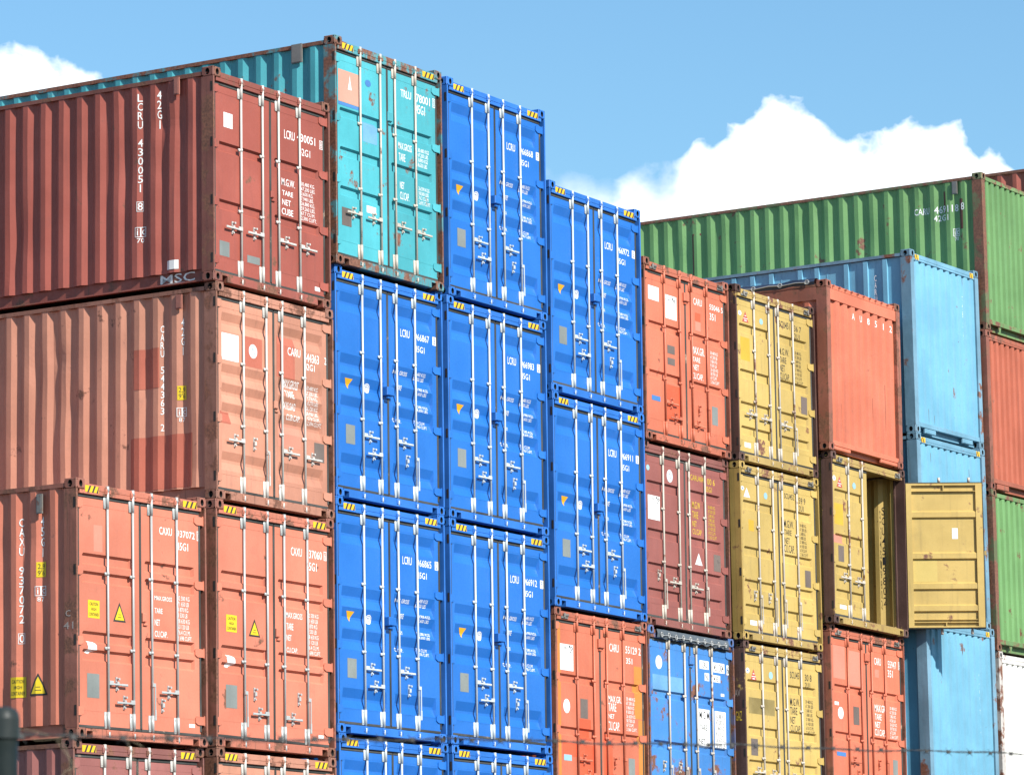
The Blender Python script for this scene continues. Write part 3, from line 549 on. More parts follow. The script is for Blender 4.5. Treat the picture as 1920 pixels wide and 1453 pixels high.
def dent_fn(seed, H, Lc):
    rnd = random.Random(seed)
    hits = [(rnd.uniform(.3, 7), rnd.uniform(.2, H-.3), rnd.uniform(.08, .22), rnd.uniform(.12, .45), rnd.uniform(.006, .022)) for _ in range(22)]
    def f(a, z):
        d = .007*mnoise.noise(Vector((a*1.1, z*.7, seed*3.1)))
        for p, q, r, s, k in hits: d += k*math.exp(-((a-p)/r)**2-((z-q)/s)**2)
        e = min(1, (z-.16)/.25, (H-.10-z)/.25); return d*max(0, e)
    return f
def add_sides(root, H, Lc, body, ribs=False, dents=0):
    pts = trapezoid(.172, Lc-.172); df = dent_fn(dents, H, Lc) if dents else (lambda a, z: 0.0)
    for sgn in (0, 1):
        mx_ = (lambda x: W-x) if sgn else (lambda x: x)
        if not ribs:
            if dents and not sgn:
                b = MB(); zs = [.160+(H-.259)*k/30 for k in range(31)]; n = len(pts)
                b.v = [(.010+.036*d+df(p, z), p, z) for z in zs for p, d in pts]
                b.f = [(k*n+i, k*n+i+1, (k+1)*n+i+1, (k+1)*n+i) for k in range(30) for i in range(n-1)]; b.mi = [0]*len(b.f)
                b.build('side_panel', body, root)
            else: wall_sheet(pts, lambda p, d, z: (mx_(.010+.036*d), p, z), .160, H-.099).build('side_panel', body, root)
        else:                                                            # flat sheets stiffened by outside posts
            b = MB(); b.box(min(mx_(.05), mx_(.054)), max(mx_(.05), mx_(.054)), .165, Lc-.165, .02, H-.106)
            y = .42; k = 0
            while y < Lc-.3:
                b.box(min(mx_(.008), mx_(.05)), max(mx_(.008), mx_(.05)), y, y+.075, .06, H-.120)
                y += (.34, .34, .52, .30, .52)[k % 5]; k += 1
                b.box(min(mx_(.046), mx_(.05)), max(mx_(.046), mx_(.05)), y-.13, y-.122, .06, H-.12)
            b.build('side_panel', body, root)
    def surf(a, z, off): return (.010+.036*(lerp_profile(pts, a) if not ribs else 0)+df(a, z)-off-(.003 if dents else 0), a, z)
    return surf, [(0, p) for p, d in pts if p < 2]
def hazard(root, x0, x1, z0, z1, y, n=3, lean=1):
    b = MB(); b.quad((x0, y-.002, z0), (x1, y-.002, z0), (x1, y-.002, z1), (x0, y-.002, z1), 0)
    st = (x1-x0)/n; h = z1-z0
    for i in range(n):
        a = x0+st*i+(st*.45 if lean > 0 else .1*st); p = [(a, z0), (a+st*.40, z0), (a+st*.40+h*.55*lean, z1), (a+h*.55*lean, z1)]
        p = [(min(x1, max(x0, x)), z) for x, z in p]
        if abs(p[0][0]-p[1][0]) > .005 or abs(p[2][0]-p[3][0]) > .005: b.poly([(x, y-.0035, z) for x, z in p], 1)
    b.build('hazard_stripe', ['hazard_yellow', 'hazard_black'], root)
def door_end(root, H, body, post, front, press, rod_m, pat, lockbox=None, cam_m=None, hz=True, openr=False, hing_m=None):
    tr, dep = pressing(press, H); rods = RODS[press]; cam_m = cam_m or front; hing_m = hing_m or body
    for sgn in (0, 1):
        mx_ = (lambda x: W-x) if sgn else (lambda x: x)
        def bx(b, x0, x1, *r): b.box(min(mx_(x0), mx_(x1)), max(mx_(x0), mx_(x1)), *r)
        b = MB(); bx(b, .002, .030, .004, .10, .118, H-.118); bx(b, .003, .060, .155, .178, .118, H-.118); bx(b, .003, .030, .10, .155, .118, H-.118)
        b.build('corner_post', post, root)
        for f in HINGE:
            b = MB(); bx(b, -.0008, .020, .014, .042, f*H-.055, f*H+.060); b.build('hinge_slot_shade', 'hollow_shade', root)  # solid dark block on the post, painted shade for an uncut hinge cavity
    b = MB(); b.bevbox(.163, W-.163, .012, .10, H-.1175, H-.050, .004); b.bevbox(.080, W-.080, .012, .10, H-.166, H-.1185, .004); b.build('door_header', front, root)
    b = MB(); zt = .114
    b.bevbox(.285, W-.285, .005, .12, .012, zt, .004)
    for x0, x1 in ((.1785, .284), (W-.284, W-.1785)): b.box(x0, x1, .008, .12, .086, zt-.001)
    for x0, x1 in ((.163, .178), (W-.178, W-.163)): b.box(x0, x1, .008, .12, .013, zt-.001)
    b.build('door_sill', front, root)
    if hz:
        hazard(root, .172, .42, H-.142, H-.068, .012); hazard(root, W-.44, W-.172, H-.142, H-.068, .012)
    z0, z1 = .153, H-.206; base = root.matrix_world.copy()
    doors = []
    for k, (x0, x1, xa, xb) in enumerate(((.082, 1.212, .150, 1.12 if press[:2] == 'sm' else 1.06), (1.226, W-.094, 1.30, 2.24))):
        if k == 1 and openr:
            doors.append(None); continue
        d = leaf_mesh(x0, x1, z0, z1, tr, dep, xa, xb).build('door', body, root); doors.append(d)
        g = MB(); gy = .036
        g.bevbox(x0-.001, x1+.002, gy, .09, z1, z1+.040, .008); g.bevbox(x0-.001, x1+.002, gy, .09, z0-.037, z0, .008)
        if k: g.bevbox(x1-.016, x1+.018, gy-.003, .088, z0+.02, z1-.01, .008); g.bevbox(x0-.032, x0+.006, gy-.003, .088, z0+.001, z1-.001, .006)
        else: g.bevbox(x0-.018, x0+.012, gy-.003, .088, z0+.02, z1-.01, .008)
        g.build('door_gasket', 'rubber', d)
        for i in (2*k, 2*k+1): rod_part(rods[i], H, press, rod_m, cam_m, d)
        handle_part(pat, rods, k, H, rod_m if press != 'two' else rod_m, d)
        for f in HINGE:
            b = MB(); zc = f*H; s = 1 if k else -1; xe = W-.02 if k else .02; xi = (W-.20) if k else .155
            b.poly([(xi, .030, zc-.025), (xi+s*.045, .028, zc-.05), (xe, .022, zc-.05), (xe, .022, zc+.045), (xi+s*.02, .028, zc+.05), (xi, .030, zc+.03)][::(1 if k else -1)])
            i0 = len(b.v)-6
            for q in range(6):
                a, c = b.v[i0+q], b.v[i0+(q+1) % 6]; b.quad(a, (a[0], .046, a[2]), (c[0], .046, c[2]), c)
            b.tube((xe-s*.008, .036, zc-.058), (xe-s*.008, .036, zc+.058), .013, 8); b.build('hinge', hing_m, d)
    if lockbox:
        x0, x1, za, zb, y = lockbox; b = MB(); b.bevbox(x0, x1, y, DY-.001, za, zb, .008); b.tube((x0+.02, y+.02, za-.03), (x0+.09, y+.02, za-.03), .014, 8); b.build('lock_box', body, doors[0])
    def surf_for(k):
        xa, xb = (.150, 1.12 if press[:2] == 'sm' else 1.06) if k == 0 else (1.30, 2.24); dd = door_depth(tr, dep, xa, xb)
        return lambda x, z, off: (x, DY-off+dd(x, z), z)
    cuts = [(1, c) for t, a, f, c_ in tr for c in (t, t-a, t-a-f, t-a-f-c_)]+[(0, c) for c in (.15, .172, 1.098, 1.12, 1.30, 1.322, 2.218, 2.24)]
    return doors, surf_for, cuts
def mark_doors(key, doors, surf_for, cuts, sub=None):
    for it in EXTRA.get(key, [])+DOOR_MARKS.get(key, []):
        kind, t, x0, za, x1, zb = it
        if sub: t = t.replace('#', sub[0]).replace('@', sub[1])
        k = 0 if (x0+x1)/2 < 1.219 else 1
        if doors[k] is None: continue
        if x1-x0 < .012 or zb-za < .006: continue
        decal(kind, t, x0, za, x1, zb, doors[k], surf_for(k), cuts)
CHALK = {'A1': [('H', 'C', .16, 1.35, .09, 1.42), ('H', '41', .19, 1.21, .05, 1.29)], 'G3': [('H', 'AV', .17, 1.78, .08, 1.88), ('T', 'GAZ', .16, 1.43, .06, 1.57)]}
SCARS = {'J1': [('p:H', '', 5.40, 1.20, 5.37, 2.21), ('p:H', '', 5.37, 2.18, 5.24, 2.215), ('p:H', '', .70, 2.0, .66, 2.35), ('p:H', '', .42, 1.7, .36, 2.2)]}
WORN = {'I1': [(1.88, 2.05, 1.925, 2.42), (1.89, 1.25, 1.91, 2.0)], 'I3': [(1.87, 1.12, 1.915, 2.30)]}
GOUGE = {'I1': [(.585, 2.50, .60, 2.70), (1.925, 2.58, 1.94, 2.71), (.50, .18, .515, .42), (.70, .20, .712, .34)], 'I2': [(.50, 2.45, .515, 2.62), (1.92, 2.30, 1.935, 2.52)], 'I3': [(1.89, 2.45, 1.90, 2.58), (.56, 2.45, .57, 2.6), (1.30, 2.4, 1.31, 2.55)], 'H1': [(.98, 1.22, 1.03, 1.30), (1.55, .6, 1.565, 1.0), (1.90, .5, 1.915, 1.25), (.45, .35, .46, .75)]}
def mark_wall(key, wp, surf, cuts):
    rnd = random.Random(key)
    for x0, z0, x1, z1 in WORN.get(key, []):            # worn away stacked lettering: only scraps of white are left
        parts = []; z = z1
        while z > z0+.04:
            h = rnd.uniform(.015, .05); a = rnd.uniform(0, .4); c = rnd.uniform(.6, 1); parts.append(rect2(x0+(x1-x0)*a, z-h, x0+(x1-x0)*c, z)); z -= h+rnd.uniform(.006, .03)
        conform('worn_marking', merge(parts), 'text_white', wp, surf, cuts, .0016)
    for x0, z0, x1, z1 in GOUGE.get(key, []):
        conform('rust_gouge', poly2([(x0, z1), (x0+(x1-x0)*.3, z0+(z1-z0)*.4), ((x0+x1)/2, z0), (x1, z0+(z1-z0)*.3), (x1-(x1-x0)*.2, z1)]), 'rust_scar', wp, surf, cuts, .0012)
def mark_side(key, root, surf, cuts, post):
    for kind, t, y1, z0, y0, z1 in CHALK.get(key, []):
        decal(kind, t, -y1, z0, -y0, z1, root, lambda a, z, off: (.002-off, -a, z), [])
    sp = next(o for o in root.children if o.name.startswith('side_panel'))
    for kind, t, y1, z0, y0, z1 in SIDE_MARKS.get(key, [])+SCARS.get(key, []):
        # seen from outside the left wall, left is towards the far end: mirror along the length
        if kind == 'vent':
            b = MB(); b.box(-.012, .012, y0, y1, z0, z1); b.box(-.016, -.012, y0+.012, y1-.012, z0+.012, z1-.012); b.build('vent_cover', 'galvanised' if key in ('C1', 'J1', 'A1') else 'rust_paint', root); continue
        if kind == 'g':
            s2 = lambda a, z, off: (.060, -a, z); decal('g', t, -y1, z0+.07, -y0, z1-.02, root, s2, []); continue
        s2 = lambda a, z, off: surf(-a, z, off)
        if kind == 'r:Y': decal('K2', "2,9|9'6", -y1+.015, z0+.02, -y0-.015, z1-.02, sp, s2, [(ax, -c) for ax, c in cuts])
        decal(kind, t, -y1, z0, -y0, z1, sp, s2, [(ax, -c) for ax, c in cuts])
def wall_end(root, H, body, post, front, hh=.10, pitch=.25, dep=.040, skirt=((.20, .72), (1.72, 2.25)), zr=.13, hz=False, hooks=False, vee=False, first=None):
    for sgn in (0, 1):
        mx_ = (lambda x: W-x) if sgn else (lambda x: x)
        b = MB(); b.box(min(mx_(.002), mx_(.125)), max(mx_(.002), mx_(.125)), .004, .176, .118, H-.118); b.build('corner_post', post, root)
    x0, x1 = .126, W-.126
    b = MB(); b.bevbox(.163, W-.163, .012, .09, H-.1175, H-.050, .004); zb = H-.05-hh
    if zb < H-.12: b.bevbox(x0, x1, .012, .09, zb, H-.1185, .004)
    b.build('front_header', front if not hooks else body, root)
    zw = min(zb, H-.106)
    n = max(3, round((x1-x0)/pitch)); p = (x1-x0)/n; pr = (p*.32, p*.11, p*.46, p*.11)
    pts = trapezoid(x0, x1, pr)
    if first is not None: pts = [(x0, 1)]+trapezoid(x0+first-pitch*.32, x1, (pitch*.32, pitch*.11, pitch*.46, pitch*.11))[1:]
    wp = wall_sheet(pts, lambda a, d, z: (a, .022+dep*d, z), zr, zw).build('front_wall', body, root)
    b = MB(); b.bevbox(x0, x1, .014, .09, zr-.045, zr+.03, .004); b.box(x0+.04, x1-.04, .10, .16, .02, .12)
    for a, c in skirt: b.bevbox(a, c, .016, .05, .022, zr-.045, .012)
    if vee:
        for a in (.50, 1.9): b.poly([(a, .03, zr-.045), (a+.035, .03, .0), (a+.075, .03, .0), (a+.11, .03, zr-.045)])
    b.build('front_sill', front if not hooks else body, root)
    if hz:
        hazard(root, .172, .32, H-.14, H-.060, .012, 2, -1); hazard(root, W-.30, W-.172, H-.14, H-.06, .012, 2, -1)
    if hooks:
        b = MB()
        for i in range(11):
            a = .22+i*(W-.44)/10; b.tube((a, .012, H-.075), (a, -.018, H-.085), .008, 6); b.tube((a, -.018, H-.085), (a+.004, -.018, H-.055), .008, 6); b.tube((a-.018, -.004, H-.066), (a+.018, -.004, H-.066), .005, 5)
        b.build('tarpaulin_hook', front, root)
    return wp, (lambda x, z, off: (x, .022+dep*lerp_profile(pts, x)-off, z)), [(0, q) for q, d in pts]

# ------------------------------------------------------------------ the stacks
TAU = dict(A=.37, B=-.23, C=-.25, D=-.41, E=-.74, F=-.75, G=-.27, H=-1.09, I=0, J=-.12, K=0)
HC, ST = 2.896, 2.591
def root_at(name, col, x, y, zt, H, label, group):
    r = bpy.data.objects.new(name, None); COL.objects.link(r); t = R(TAU[col])
    r.location = (x+H*math.sin(t), y, zt-H*math.cos(t)); r.rotation_euler = (0, -t, 0); r.empty_display_size = .3
    return tag(r, label, 'container', group)
def container(key, x, y, zt, H, body, label, group, end='door', Lc=12.192, post=None, front=None, **kw):
    r = root_at('shipping_container', key[0], x, y, zt, H, label, group)
    post = post or body+'_post'; front = front or body+'_frame'
    add_frame(r, H, Lc, body, post, front, kw.pop('cast', post))
    sf, cu_ = add_sides(r, H, Lc, body, kw.pop('ribs', False), {'A1': 1, 'A2': 2, 'B1': 3, 'B2': 4, 'C1': 5, 'J1': 6}.get(key, 0))
    sub = kw.pop('sub', None); openr = kw.get('openr', False)
    if end == 'door':
        d, s, c = door_end(r, H, body, post, front, **kw); mark_doors(key, d, s, c, sub)
    else:
        wp, s, c = wall_end(r, H, body, post, front, **kw); mark_doors(key, [wp, wp], lambda k: s, c); mark_wall(key, wp, s, c)
    mark_side(key, r, sf, cu_, post); r['_h'] = H
    return r

BIG = 'forty foot containers stacked in the yard'
G_R, G_B, G_Y, G_O, G_P = 'red and salmon containers stacked at the left', 'blue containers stacked in the middle', 'yellow containers stacked right of the middle', 'orange and maroon containers between the blue and yellow stacks', 'pale blue containers stacked at the right'
G_J = 'green, red and white containers at the right edge'
LB4 = (1.235, 1.30, 1.37, 1.47, .014)
container('A1', 0, 0, 8.354, HC, 'salmon', 'salmon orange container numbered 937072 with caution stickers, front of the leftmost stack', G_R, press='four', rod_m='rod_steel', pat='d', lockbox=LB4)
container('A2', .012, .053, 5.458, HC, 'mauve', 'dull maroon container cut by the bottom edge, under the one numbered 937072', G_R, press='four', rod_m='rod_white', pat='b')
container('B1', 2.615, -.008, 13.57, ST, 'brick', 'brick red container numbered 430051 on top of the left stack with its long side showing', G_R, press='two', rod_m='rod_white', pat='b', hz=False, lockbox=(1.20, 1.26, 1.20, 1.28, .014))
container('B2', 2.647, -.008, 10.979, ST, 'faded', 'faded salmon container numbered 544363 with a white square sticker, directly under the brick red one', G_R, press='smooth5', rod_m='rod_white', pat='c', hz=False, lockbox=(1.20, 1.28, 1.22, 1.31, .014))
container('B3', 2.609, -.014, 8.388, HC, 'salmon', 'salmon orange container numbered 937060 between the leftmost stack and the blue stacks', G_R, press='four', rod_m='rod_steel', pat='e', lockbox=LB4)
container('B4', 2.603, -.016, 5.492, ST, 'faded', 'pale salmon container cut by the bottom edge, under the one numbered 937060', G_R, press='smooth5', rod_m='rod_white', pat='b')
container('C1', 5.242, .034, 14.492, HC, 'teal', 'turquoise container with rusty posts and a salmon square sticker, highest at the left', 'turquoise container on top of a blue stack', press='three', rod_m='rod_cream', pat='b', lockbox=(1.20, 1.30, 2.02, 2.14, .014))
# the blue ones share their meshes
LBB = (1.089, 1.255, 1.39, 1.495, -.035)
BLUES = [('C2', 5.263, .087, 11.596, '966867', '3', 'blue container numbered 966867, directly under the turquoise one'),
         ('C3', 5.218, .072, 8.700, '966865', '2', 'blue container numbered 966865, second below the turquoise one'),
         ('C4', 5.232, .072, 5.804, '', '', 'blue container cut by the bottom edge, under the one numbered 966865'),
         ('C5', 5.232, .072, 2.908, '', '', 'blue container on the ground at the foot of the turquoise topped stack'),
         ('D1', 7.917, .108, 14.492, '966868', '9', 'blue container numbered 966868, highest of the blue ones, right of the turquoise one'),
         ('D2', 7.866, .121, 11.596, '966983', '3', 'blue container numbered 966983 under the highest blue one'),
         ('D3', 7.851, .128, 8.700, '966912', '9', 'blue container numbered 966912, third from the top of the all blue stack'),
         ('D4', 7.861, .140, 5.804, '', '', 'blue container cut by the bottom edge, under the one numbered 966912'),
         ('D5', 7.861, .140, 2.908, '', '', 'blue container on the ground at the foot of the all blue stack'),
         ('E1', 10.539, .172, 13.576, '966972', '5', 'blue container numbered 966972 on top of the stack next to the orange ones'),
         ('E2', 10.507, .164, 10.680, '966911', '3', 'blue container numbered 966911 standing on an orange container')]
proto = bpy.data.objects.new('shipping_container', None); COL.objects.link(proto)
add_frame(proto, HC, 12.192, 'blue', 'blue_post', 'blue_frame', 'blue_frame'); add_sides(proto, HC, 12.192, 'blue')
_, bs, bc = door_end(proto, HC, 'blue', 'blue_post', 'blue_frame', 'smooth', 'rod_blue_white', 'a', LBB)
for i, (key, x, y, zt, num, chk, lab) in enumerate(BLUES):
    r = proto if i == 0 else copy_tree(proto)
    t = R(TAU[key[0]]); r.location = (x+HC*math.sin(t), y, zt-HC*math.cos(t)); r.rotation_euler = (0, -t, 0); tag(r, lab, 'container', G_B)
    r['_n'] = num; r['_c'] = chk
for r in [o for o in list(COL.objects) if '_n' in o]:
    if r['_n']:
        ds = sorted([o for o in r.children if o.name.split('.')[0] == 'door'], key=lambda o: o.data.vertices[0].co.x)
        mark_doors('D1', ds, bs, bc, (r['_n'], r['_c']))
    del r['_n']; del r['_c']
TW = dict(press='two', rod_m='orange', pat='f', hz=False, lockbox=(1.15, 1.30, 2.13, 2.25, .010))
container('E3', 10.488, .184, 7.784, ST, 'orange', 'orange container with yellow orange paint strips, under the blue one numbered 966911', G_O, **TW)
container('F1', 13.101, .206, 12.927, ST, 'orange', 'orange container numbered 55046 with two white stickers, right of the blue stacks', G_O, **TW)
container('F2', 13.055, .257, 10.336, ST, 'maroon', 'maroon container with yellow lettering and white lock rods', G_O, press='ladder', rod_m='rod_cream', pat='g', hz=False)
f3 = container('F3', 13.089, .261, 7.745, ST, 'sign', 'weathered blue container with white number panels and a grey tarpaulin edge', 'weathered blue open top container', press='two', rod_m='rod_cream', pat='z', hz=False, lockbox=(1.17, 1.30, 2.13, 2.25, .010), cast='sign_frame')
YL = dict(press='ladder', post='yellow_rust_post', rod_m='rod_cream', hz=False, Lc=6.058)
container('G1', 15.575, .109, 12.894, ST, 'yellow', 'yellow container numbered 451 36 with a brown post, top of the yellow stack', G_Y, pat='y', **YL)
container('G2', 15.568, .116, 10.303, ST, 'yellow', 'yellow container numbered 452 59 with a white triangle and yellow post', G_Y, pat='z', **dict(YL, post='yellow_sound_post'))
container('G3', 15.592, .138, 7.712, ST, 'yellow', 'yellow container numbered 451 30 with a dark dirt smear on its left door', G_Y, pat='y', **YL)
h1 = container('H1', 18.050, -.089, 13.309, ST, 'orange', 'orange container showing a ribbed end wall with hooks, on top of the open yellow one', G_O, end='wall', hh=.235, pitch=.25, skirt=((.163, .72), (1.72, W-.163)), hooks=True, first=.189)
h2 = container('H2', 18.082, -.070, 10.718, ST, 'yellow', 'yellow container with its right door swung wide open', G_Y, pat='y', openr=True, **YL)
container('H3', 18.067, .029, 8.127, ST, 'orange', 'orange container numbered 55947 with pale paint squares, under the open yellow one', G_O, **TW)
SK = dict(end='wall', hh=.105, pitch=.22, dep=.028, hz=True, ribs=True, skirt=((.36, .74), (1.70, 2.06)), zr=.15)
container('I1', 20.822, -0.137, 14.202, HC, 'sky', 'pale blue container at the top of its stack, in front of the green one', G_P, **SK)
container('I2', 20.804, -0.152, 11.306, HC, 'sky', 'pale blue container partly hidden behind the open yellow door', G_P, **SK)
container('I3', 20.757, -0.228, 8.410, HC, 'sky', 'pale blue container below the open yellow door with a dark shadow on it', G_P, **SK)
JW = dict(end='wall', hh=.06, pitch=.206, skirt=(), zr=.16, vee=True)
container('J1', 23.343, -0.220, 15.853, ST, 'green', 'green container with a long ribbed side, tallest at the right', G_J, **JW)
container('J2', 23.311, -0.215, 13.262, ST, 'red', 'red container directly under the tall green one at the right edge', G_J, end='wall', hh=.10, pitch=.206, skirt=((.27, .70), (1.74, 2.17)), zr=.16)
container('J3', 23.300, -0.226, 10.671, ST, 'green', 'green container between the red and the white one at the right edge', G_J, **JW)
container('J4', 23.342, -0.220, 8.080, ST, 'white', 'white container in the bottom right corner', G_J, end='wall', hh=.13, pitch=.206, skirt=(), zr=.16)
container('K1', 25.95, -.50, 16.461, HC, 'brick', 'reddish brown container rising behind the tall green one in the right corner', G_J, end='wall', hh=.10, pitch=.22)
# what stands below the frame and carries the stacks
for key, x, y, zt, H, body, lab, grp in (
        ('A3', .012, .053, 2.562, ST, 'mauve', 'maroon container on the ground at the foot of the leftmost stack', G_R),
        ('B5', 2.603, -.016, 2.896, HC, 'salmon', 'salmon container on the ground at the foot of the second stack from the left', G_R),
        ('E4', 10.488, .184, 5.193, ST, 'orange', 'orange container second from the ground in the stack right of the all blue one', G_O),
        ('E5', 10.488, .184, 2.602, ST, 'orange', 'orange container on the ground in the stack right of the all blue one', G_O),
        ('F4', 13.089, .261, 5.154, ST, 'maroon', 'maroon container under the weathered blue one', G_O),
        ('F5', 13.089, .261, 2.563, ST, 'maroon', 'maroon container on the ground below the weathered blue one', G_O),
        ('G4', 15.592, .138, 5.121, ST, 'yellow', 'yellow container second from the ground in the yellow stack', G_Y),
        ('G5', 15.592, .138, 2.530, ST, 'yellow', 'yellow container on the ground at the foot of the yellow stack', G_Y),
        ('H4', 18.067, .029, 5.536, ST, 'orange', 'orange container second from the ground under the open yellow one', G_O),
        ('H5', 18.067, .029, 2.945, HC, 'orange', 'orange container on the ground under the open yellow one', G_O)):
    container(key, x, y, zt, H, body, lab, grp, press='two' if H == ST else 'four', rod_m='rod_cream', pat='b', hz=False, Lc=6.058 if key[0] == 'G' else 12.192)
for key, x, y, zt, H, body, lab, grp in (
        ('I4', 20.757, -.228, 5.514, HC, 'sky', 'pale blue container second from the ground in the pale blue stack', G_P),
        ('I5', 20.757, -.228, 2.618, ST, 'sky', 'pale blue container on the ground at the foot of the pale blue stack', G_P),
        ('J5', 23.342, -.220, 5.489, HC, 'red', 'red container under the white one', G_J),
        ('J6', 23.342, -.220, 2.593, ST, 'red', 'red container on the ground below the white one', G_J),
        ('K2', 25.95, -.50, 13.565, HC, 'brick', 'reddish brown container hidden behind the red one, second from the top', G_J),
        ('K3', 25.95, -.50, 10.669, HC, 'brick', 'reddish brown container hidden behind the lower green one', G_J),
        ('K4', 25.95, -.50, 7.773, ST, 'brick', 'reddish brown container hidden behind the white one', G_J),
        ('K5', 25.95, -.50, 5.182, ST, 'brick', 'reddish brown container hidden near the ground, second from the bottom', G_J),
        ('K6', 25.95, -.50, 2.591, ST, 'brick', 'reddish brown container hidden on the ground at the right', G_J)):
    container(key, x, y, zt, H, body, lab, grp, end='wall', hh=.10, pitch=.22)
for o in COL.objects:
    if '_h' in o: del o['_h']

# the open right door of the yellow container: hinged at its right post, swung out about 122 degrees
ww, hh_ = 1.172, ST-.36
leaf = inner_leaf(ww, hh_).build('door', 'yellow', h2); leaf['label'] = 'open right door seen from inside'
ang = math.atan2(-.8471, .5311)
leaf.location = (W-.012, -.012, .155); leaf.rotation_euler = (0, 0, ang)
def on_leaf(x, z, off): return (x, .040-off, z)
decal('r:W', '', .70, hh_*.615, .79, hh_*.69, leaf, on_leaf, [])
conform('paint_patch', rect2(.09, hh_*.268+.11, .46, hh_*.478-.02), 'patch_pale_yellow' if 'patch_pale_yellow' in MATS else mat('patch_pale_yellow', (.56, .42, .12), .6, 0, .05, .05).name, leaf, on_leaf, [], .001)
g = MB(); g.bevbox(-.012, 0, .01, .062, .0, hh_, .004); g.bevbox(ww, ww+.016, .01, .062, .0, hh_, .004); g.bevbox(-.012, ww+.016, .01, .062, hh_, hh_+.018, .004); g.bevbox(-.012, ww+.016, .01, .062, -.018, 0, .004); g.build('door_gasket', 'rubber', leaf)
for xr in (.52, .98):
    b = MB(); b.tube((xr, .085, -.08), (xr, .085, hh_+.09), .0165, 10); b.tube((xr, .085, -.10), (xr, .085, -.03), .022, 8); b.tube((xr, .085, hh_+.03), (xr, .085, hh_+.10), .022, 8); b.build('lock_rod', 'rod_cream', leaf, True)
b = MB(); b.box(ww+.012, ww+.05, .03, .06, hh_*.50, hh_*.53); b.build('lock_box', 'yellow_frame', leaf)
for f in HINGE:
    b = MB(); z = f*ST-.155; b.box(-.05, .03, .064, .085, z-.05, z+.05); b.build('hinge', 'yellow', leaf)
sp = [o for o in h2.children if o.name.startswith('side_panel')][1]
conform('marking', merge([text_flat(ch, -.395, 1.92-i*.155, -.335, 2.045-i*.155) for i, ch in enumerate('SCU4519802')]), 'text_black', h2, lambda a, z, off: (W-.052, -a, z), [], .0)

# tarpaulin edges of the open-top containers, eyelets and lashing rope
def tarp_front(root, H):
    b = MB(); n = 26; prof = []
    for i in range(n+1):
        x = .20+(W-.40)*i/n; s = .012*math.sin(i*1.7)+.006*math.sin(i*4.1)
        prof.append([(x, .06, H-.030), (x, -.012+s*.4, H-.045), (x, -.030+s, H-.105+s*.5), (x, -.020-s*.5, H-.165+s)])
    for a, c in zip(prof, prof[1:]):
        for k in range(3): b.quad(a[k], c[k], c[k+1], a[k+1])
    o = b.build('tarpaulin', 'cover', root, True)
    b = MB(); pts = []
    for i in range(10):
        x = .30+i*(W-.62)/9; z = H-.12+.006*math.sin(i*2.3)
        pr = [(x+.026*math.cos(t), -.040, z+.034*math.sin(t)) for t in [2*math.pi*k/10 for k in range(11)]]; b.path(pr, .007, 5)
        pts += [(x-.03, -.040, z-.004), (x+.03, -.044, z-.012)]
    b.path(pts, .006, 5); b.build('eyelet_rope', 'ring', o)
tarp_front(f3, ST)
b = MB(); prof = []
for i in range(61):
    y = .20+i*11.6/60; s = .010*math.sin(i*1.3)+.008*math.sin(i*3.7)
    prof.append([(.30, y, ST-.03), (.09, y, ST+.045+s), (.015, y, ST+.030+s), (-.012+s*.4, y, ST-.02), (.004, y, ST-.065+s)])
for a, c in zip(prof, prof[1:]):
    for k in range(4): b.quad(c[k], a[k], a[k+1], c[k+1])
tp = b.build('tarpaulin', 'cover_navy', h1, True)
b = MB()
for i in range(24):
    y = .32+i*.46; pr = [(-.022, y+.034*math.cos(t), ST-.022+.030*math.sin(t)) for t in [2*math.pi*k/10 for k in range(11)]]; b.path(pr, .008, 5)
b.path([(-.024, .28+i*.23, ST-.024+(.012 if i % 2 else -.006)) for i in range(46)], .007, 5); b.build('eyelet_rope', 'ring', tp)
b = MB(); b.box(.0, .09, .178, 12.0, ST-.30, ST-.105); b.build('top_side_rail', 'orange_post', h1)
# swing-header latches beside the top corners of the open-top containers
for o in [o for o in COL.objects if o.get('category') == 'container' and any(k in o['label'] for k in ('55046', 'yellow orange paint', '451 36', '452 59', '451 30', 'wide open', '55947'))]:
    for x, s in ((.165, 1), (W-.165, -1)):
        b = MB(); x1 = x+s*.17
        b.bevbox(min(x, x1), max(x, x1), -.004, .011, ST-.150, ST-.120, .004); b.tube((x+s*.05, .0, ST-.11), (x+s*.16, -.004, ST-.10), .020, 8); b.tube((x+s*.06, -.012, ST-.135), (x+s*.06, -.012, ST-.075), .013, 7)
        b.build('header_latch', 'galvanised', o)

# ------------------------------------------------------------------ yard, fence
g = MB(); g.quad((-1500, -1500, 0), (1500, -1500, 0), (1500, 1500, 0), (-1500, 1500, 0))
mat('asphalt', (.045, .044, .042), .85, 0, .25, 0, 0, 0, .5)
tag(g.build('ground', 'asphalt'), None, None, None, 'structure')
fp = bpy.data.objects.new('fence_post', None); COL.objects.link(fp); fp.location = (-31.017, -24.181, 0)
tag(fp, 'dark green round steel fence post with a cap, at the left edge', 'fence post')
b = MB(); b.tube((0, 0, 0), (0, 0, 2.488), .0225, 24); b.build('post', 'post_green', fp, True)
b = MB(); pr = [(.0252, 2.466), (.0252, 2.495), (.0236, 2.503), (.0195, 2.509), (.010, 2.5125), (.001, 2.513)]
for (r0, z0), (r1, z1) in zip(pr, pr[1:]): b.tube((0, 0, z0), (0, 0, z1), r0, 24, r1, 0, False)
b.build('post_cap', 'post_green', fp, True)
fq = copy_tree(fp); fq.location = (-24.30, -23.20, 0); fq.scale = (1, 1, 2.83/2.488); tag(fq, 'dark green round steel fence post just beyond the right edge', 'fence post', None)
for o in (fp, fq): o['group'] = 'posts of the yard fence'
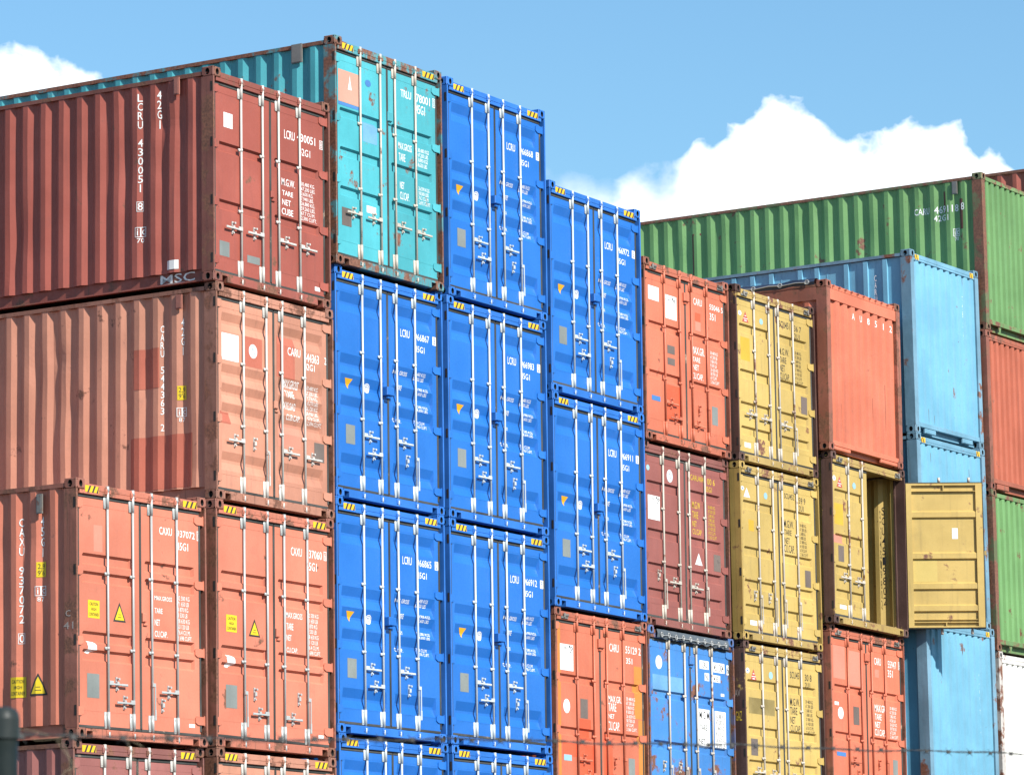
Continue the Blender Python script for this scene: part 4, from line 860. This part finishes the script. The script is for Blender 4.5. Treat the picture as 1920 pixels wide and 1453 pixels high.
key = [(-31.017, -24.176, 2.476), (-30.92, -24.137, 2.478), (-30.465, -24.072, 2.502), (-29.726, -23.904, 2.55), (-28.677, -23.691, 2.614), (-27.521, -23.495, 2.675), (-25.7, -23.336, 2.757), (-24.30, -23.20, 2.81)]
pts = []
for a, c in zip(key, key[1:]):
    a = Vector(a); c = Vector(c); n = max(2, int((c-a).length/.05))
    pts += [a+(c-a)*(k/n) for k in range(n)]
pts.append(Vector(key[-1]))
b = MB(); rr = .0011; side = Vector((.53, -.85, 0)); upv = Vector((0, 0, 1)); w1 = []; w2 = []
for i, p in enumerate(pts):
    a = i*1.2; off = (upv*math.cos(a)+side.cross(upv)*math.sin(a))*.0017; q = p+Vector((0, 0, .002*math.sin(i*.21)+.0015*math.sin(i*.57))); w1.append(q+off); w2.append(q-off)
b.path(w1, rr, 5); b.path(w2, rr, 5)
wd = 0
for i, p in enumerate(pts[:-1]):
    wd += (pts[i+1]-p).length
    if wd > .11:
        wd = 0; d = (pts[i+1]-p).normalized()
        for k in range(3): b.tube(p+d*.005*k-d*.006-upv*.0035, p+d*.005*k-d*.004+upv*.0035, .003, 6)
        for s in (-1, 1):
            for t in (.6, 2.3): b.tube(p, p+s*(upv*math.sin(t)+side*.8*math.cos(t))*.015, .0012, 4, .0004)
tag(b.build('barbed_wire', 'wire_dark'), 'single strand of barbed wire stretched low across the whole picture', 'barbed wire')
b = MB()
def strand(a, bnd, c, r=.0004):
    a, bnd, c = Vector(a), Vector(bnd), Vector(c); b.path([a*(1-t)**2+bnd*2*t*(1-t)+c*t*t for t in [k/14 for k in range(15)]], r, 5)
strand((-31.017, -24.176, 2.479), (-30.954, -24.175, 2.489), (-30.894, -24.169, 2.478))
strand((-30.586, -24.078, 2.496), (-30.581, -24.081, 2.474), (-30.61, -24.121, 2.435))
strand((-30.61, -24.121, 2.435), (-30.652, -24.146, 2.41), (-30.663, -24.128, 2.378))
strand((-30.806, -24.119, 2.481), (-30.79, -24.136, 2.453), (-30.794, -24.126, 2.413))
strand((-30.799, -24.12, 2.413), (-30.804, -24.116, 2.433), (-30.75, -24.104, 2.442))
strand((-30.91, -24.149, 2.474), (-30.902, -24.158, 2.47), (-30.803, -24.123, 2.483))
strand((-30.585, -24.079, 2.494), (-30.575, -24.09, 2.489), (-30.57, -24.097, 2.482))
strand((-30.809, -24.115, 2.48), (-30.784, -24.141, 2.429), (-30.772, -24.154, 2.405))
tag(b.build('dry_vine', 'straw'), 'thin dry vine stems hanging in the barbed wire at the lower left', 'vine')
